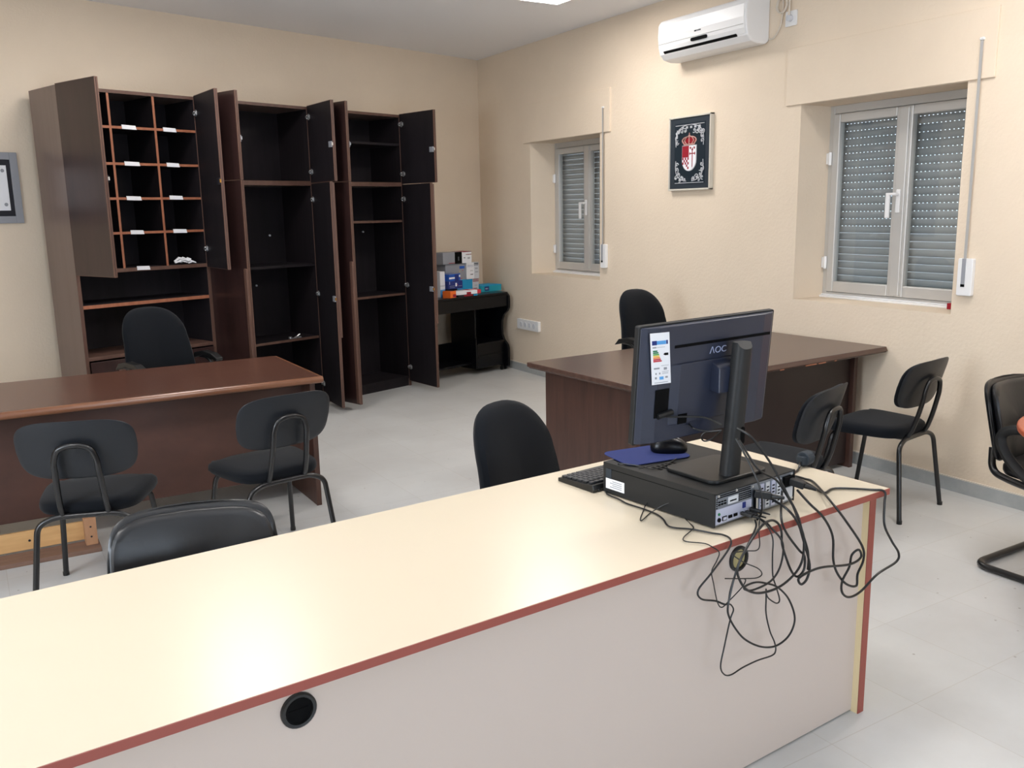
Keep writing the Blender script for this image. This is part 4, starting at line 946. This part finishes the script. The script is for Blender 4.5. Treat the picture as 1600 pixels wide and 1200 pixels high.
# cables: name, radius, label
CAB = {}
CAB['keyboard']=[(1.5664,2.1304,0.75),(1.5419,2.0939,0.75),(1.5415,2.0358,0.75),(1.5369,1.9895,0.75),(1.5473,1.9282,0.75),(1.5498,1.874,0.75),(1.539,1.8303,0.75),(1.5162,1.7842,0.75),(1.522,1.7566,0.75),(1.5512,1.7258,0.75),(1.5769,1.6745,0.75),(1.5923,1.6475,0.75),(1.5828,1.6117,0.7493),(1.5677,1.6044,0.7287),(1.5075,1.5994,0.681),(1.4617,1.5976,0.6456),(1.4742,1.5987,0.6179),(1.5267,1.603,0.5979),(1.569,1.6045,0.5778),(1.5766,1.6021,0.6126),(1.5866,1.5999,0.6484),(1.6049,1.5994,0.6887),(1.6431,1.6076,0.7309),(1.6999,1.6396,0.752),(1.7386,1.6803,0.752)]
CAB['mouse']=[(1.747,2.0191,0.8475),(1.669,1.9797,0.8475),(1.6139,1.9686,0.8475),(1.6037,2.0155,0.8475),(1.5684,2.0721,0.8475),(1.5776,2.0685,0.8389),(1.5803,2.025,0.8155),(1.5845,1.9575,0.7717),(1.5574,1.935,0.75),(1.4939,1.8725,0.75),(1.4838,1.8541,0.75),(1.5562,1.8959,0.75),(1.5911,1.8518,0.7807),(1.5946,1.7957,0.7457),(1.5673,1.7388,0.75),(1.548,1.7221,0.75),(1.4917,1.6908,0.75),(1.479,1.6663,0.75),(1.5083,1.6311,0.75),(1.5111,1.6057,0.749),(1.5331,1.6015,0.7301),(1.5233,1.5987,0.7107),(1.5012,1.5929,0.6883),(1.5095,1.5936,0.6531),(1.5258,1.5949,0.5977),(1.5433,1.5964,0.5786),(1.5696,1.5985,0.5889),(1.6157,1.6003,0.6146),(1.6299,1.6015,0.6306),(1.6221,1.6009,0.638)]
CAB['hook']=[(1.5396,1.584,0.6634),(1.606,1.5895,0.6459),(1.6617,1.5941,0.633),(1.6831,1.5959,0.6382),(1.6654,1.5944,0.659),(1.6136,1.5921,0.6875),(1.5728,1.5908,0.7164),(1.5701,1.5905,0.724),(1.6215,1.5968,0.716),(1.6668,1.6026,0.7061),(1.6812,1.6058,0.7162),(1.6883,1.6164,0.7454),(1.7142,1.6421,0.752),(1.7525,1.6773,0.752)]
CAB['triangle']=[(1.7118,1.6063,0.5856),(1.7135,1.6064,0.5557),(1.7182,1.6088,0.5108),(1.7372,1.6104,0.4544),(1.7582,1.6121,0.4157),(1.7652,1.6127,0.3886),(1.751,1.6115,0.3778),(1.6896,1.6065,0.3824),(1.6302,1.6015,0.3812),(1.5863,1.5979,0.3753),(1.5586,1.5956,0.3846),(1.5428,1.5943,0.4137),(1.5553,1.5953,0.468),(1.5703,1.5926,0.5392),(1.5794,1.5913,0.5643),(1.5689,1.5904,0.5816),(1.5608,1.5938,0.5841)]
CAB['circle']=[(1.5868,1.5919,0.6742),(1.5715,1.5907,0.6341),(1.5536,1.5852,0.5839),(1.5585,1.5856,0.554),(1.5848,1.5877,0.5121),(1.6242,1.591,0.4691),(1.6851,1.596,0.4297),(1.747,1.6012,0.4102),(1.7994,1.6055,0.4187),(1.8266,1.6078,0.447),(1.827,1.6078,0.4833),(1.7959,1.6052,0.5395),(1.7474,1.6012,0.5845),(1.6939,1.5948,0.6107),(1.6526,1.5893,0.6243),(1.6153,1.5842,0.6261),(1.606,1.5815,0.6195),(1.6389,1.5842,0.6079),(1.7101,1.5921,0.6115),(1.7501,1.5974,0.6387),(1.7679,1.6029,0.6859),(1.7601,1.6063,0.7175),(1.7428,1.6209,0.7437),(1.7474,1.6442,0.752),(1.7569,1.6745,0.752)]
CAB['loop']=[(1.7587,1.6857,0.752),(1.7329,1.6301,0.7519),(1.7386,1.6145,0.7193),(1.7354,1.6102,0.6723),(1.74,1.6106,0.6161),(1.7593,1.6142,0.575),(1.7751,1.6155,0.535),(1.762,1.6145,0.5284),(1.7287,1.6117,0.5517),(1.7149,1.6085,0.5711)]
CAB['signal']=[(1.7019,1.7229,1.0088),(1.7169,1.679,0.9874),(1.7712,1.6634,0.9138),(1.7978,1.6455,0.8569),(1.8143,1.6348,0.8186),(1.8402,1.6239,0.7655),(1.847,1.6145,0.7283),(1.854,1.61,0.6967),(1.8526,1.6099,0.6382),(1.8142,1.6017,0.6058),(1.7409,1.5906,0.5882),(1.6604,1.582,0.5952),(1.6042,1.5753,0.6232),(1.5728,1.5727,0.6685),(1.5739,1.5728,0.6979),(1.6129,1.58,0.7392),(1.6746,1.5952,0.7743),(1.7243,1.6093,0.7762),(1.7539,1.6118,0.7605),(1.7688,1.613,0.7336),(1.7736,1.6134,0.6977),(1.7954,1.6152,0.6491),(1.8199,1.6172,0.6064),(1.8437,1.6172,0.5859),(1.8707,1.6194,0.5997),(1.8707,1.6194,0.6394),(1.8439,1.6172,0.6648),(1.7907,1.6148,0.7249),(1.7836,1.6283,0.7606),(1.83,1.6733,0.7884),(1.8852,1.723,0.7967)]
CAB['screen']=[(1.6993,1.7227,0.9806),(1.713,1.6887,0.9235),(1.7212,1.6592,0.872),(1.7277,1.6497,0.8321),(1.7416,1.6609,0.781),(1.7467,1.6811,0.752)]
CAB['monpower']=[(1.7125,1.7237,0.973),(1.7421,1.681,0.899),(1.8101,1.6766,0.8558),(1.8419,1.6692,0.8116),(1.8595,1.6556,0.773),(1.8601,1.6306,0.7244),(1.8806,1.6283,0.6796),(1.8978,1.6297,0.6357),(1.8982,1.6297,0.5897)]
CAB['display']=[(1.8274,1.7232,0.7919),(1.8079,1.6363,0.7865),(1.8354,1.6185,0.746),(1.8581,1.6144,0.6888),(1.885,1.6126,0.614),(1.8766,1.6119,0.5744),(1.8521,1.6099,0.5638),(1.8396,1.6088,0.5842),(1.8814,1.6083,0.5955),(1.9418,1.6113,0.594),(2.0628,1.6213,0.571),(2.1207,1.6281,0.5775),(2.1089,1.6271,0.6043),(2.0813,1.6288,0.5939),(2.0778,1.6326,0.5557),(2.0472,1.63,0.5199),(2.0504,1.6303,0.4832),(2.0864,1.6333,0.4591),(2.1428,1.638,0.4619),(2.2176,1.6401,0.4987),(2.313,1.648,0.5137),(2.3237,1.6489,0.5403),(2.2841,1.6476,0.5886),(2.2441,1.6463,0.6483),(2.2553,1.6593,0.7092),(2.2666,1.6703,0.7425),(2.2279,1.6908,0.75),(2.151,1.7571,0.75),(2.0878,1.7465,0.75),(2.1171,1.826,0.75),(2.1378,1.901,0.75)]
CAB['power']=[(1.9293,1.7066,0.797),(1.9107,1.6448,0.7777),(1.9623,1.6371,0.7285),(2.0005,1.6342,0.6661),(2.0068,1.6327,0.5933),(2.032,1.6348,0.5436),(2.0786,1.6387,0.4993),(2.1271,1.6427,0.4822),(2.1301,1.6429,0.518),(2.1521,1.6427,0.5576),(2.1413,1.6418,0.6045),(2.0642,1.6395,0.6942),(2.0087,1.6469,0.7588),(2.1438,1.832,0.75),(2.1505,1.8761,0.75),(2.1483,1.9106,0.75)]
CAB['back1']=[(1.5214,1.9036,1.0793),(1.504,1.8871,1.0664),(1.5199,1.8734,1.0489),(1.5561,1.8463,1.0366),(1.6266,1.822,1.0318),(1.6576,1.7945,1.0294),(1.6784,1.756,1.0143)]
CAB['back2']=[(1.6721,1.886,1.0003),(1.6325,1.8225,1.0),(1.6589,1.7946,0.9911),(1.679,1.7561,0.9998)]
CAB['back3']=[(1.679,1.7561,0.9998),(1.659,1.7946,0.9893),(1.6491,1.8038,0.976),(1.6597,1.8047,0.9615),(1.67,1.7854,0.9696),(1.674,1.7557,0.997)]

INFO = dict(keyboard=(.0026, 'black keyboard cable running beside the computer and over the counter edge'),
 mouse=(.0016, 'thin mouse cable draped down the computer side and counter front'),
 hook=(.0016, 'thin cable bent into a sharp hook in front of the right cable grommet'),
 triangle=(.0021, 'thin black cable hanging lowest, in a long triangular loop'),
 circle=(.0028, 'black cable forming a large round loop on the counter front'),
 loop=(.0020, 'slim black cable dropping straight from the rear ports with a small end loop'),
 signal=(.0034, 'thick video cable from the monitor column swinging below the counter edge'),
 screen=(.0030, 'short black cable from the monitor column to the rear ports'),
 monpower=(.0032, 'black cable arching from the monitor column over the right rear of the computer'),
 display=(.0036, 'thick black power cord wandering past the right corner of the counter'),
 power=(.0036, 'thick black cord looping near the right end panel of the counter'),
 back1=(.0028, 'grey black power lead from the left of the monitor back to its column'),
 back2=(.0026, 'black lead between the lower monitor back and the column'),
 back3=(.0022, 'small slack cable loop under the monitor beside the column'))
for k, P in CAB.items():
    r_, lab = INFO[k]; o = MB().tube(spline(P, 6), r_, 8).obj('cable', 'plastic', None, smooth=True); tag(o, lab, 'cable')
def plug(name, label, p, q, w_, h_):
    p, q = Vector(p), Vector(q); d = (q - p).normalized(); s1 = d.cross(Vector((0, 0, 1))).normalized(); s2 = s1.cross(d)
    M = Matrix(((s1.x, d.x, s2.x, p.x), (s1.y, d.y, s2.y, p.y), (s1.z, d.z, s2.z, p.z), (0, 0, 0, 1))); L = (q - p).length
    b = MB(); b.box((-w_, 0, -h_), (w_, L * .55, h_), 0, M); b.cyl(M @ Vector((0, L * .55, 0)), M @ Vector((0, L, 0)), h_ * .8, 12, r2=h_ * .45)
    tag(b.obj(name, 'plastic', None, bevel=.002), label, 'plug', 'plugs in the computer rear')
plug('connector', 'black video connector high on the computer rear, nearest its middle', pcp(.168, -.001, .066), pcp(.225, -.06, .055), .008, .010)
plug('connector', 'black power connector at the right end of the computer rear', pcp(.33, -.003, .07), pcp(.355, -.075, .055), .011, .010)
for x, z, n_ in ((.112, .022, 'leftmost'), (.132, .021, 'middle'), (.15, .026, 'rightmost')):
    plug('connector', f'small black plug low on the computer rear, {n_} of three', pcp(x, -.001, z), pcp(x + .02, -.055, z - .008), .0065, .0045)
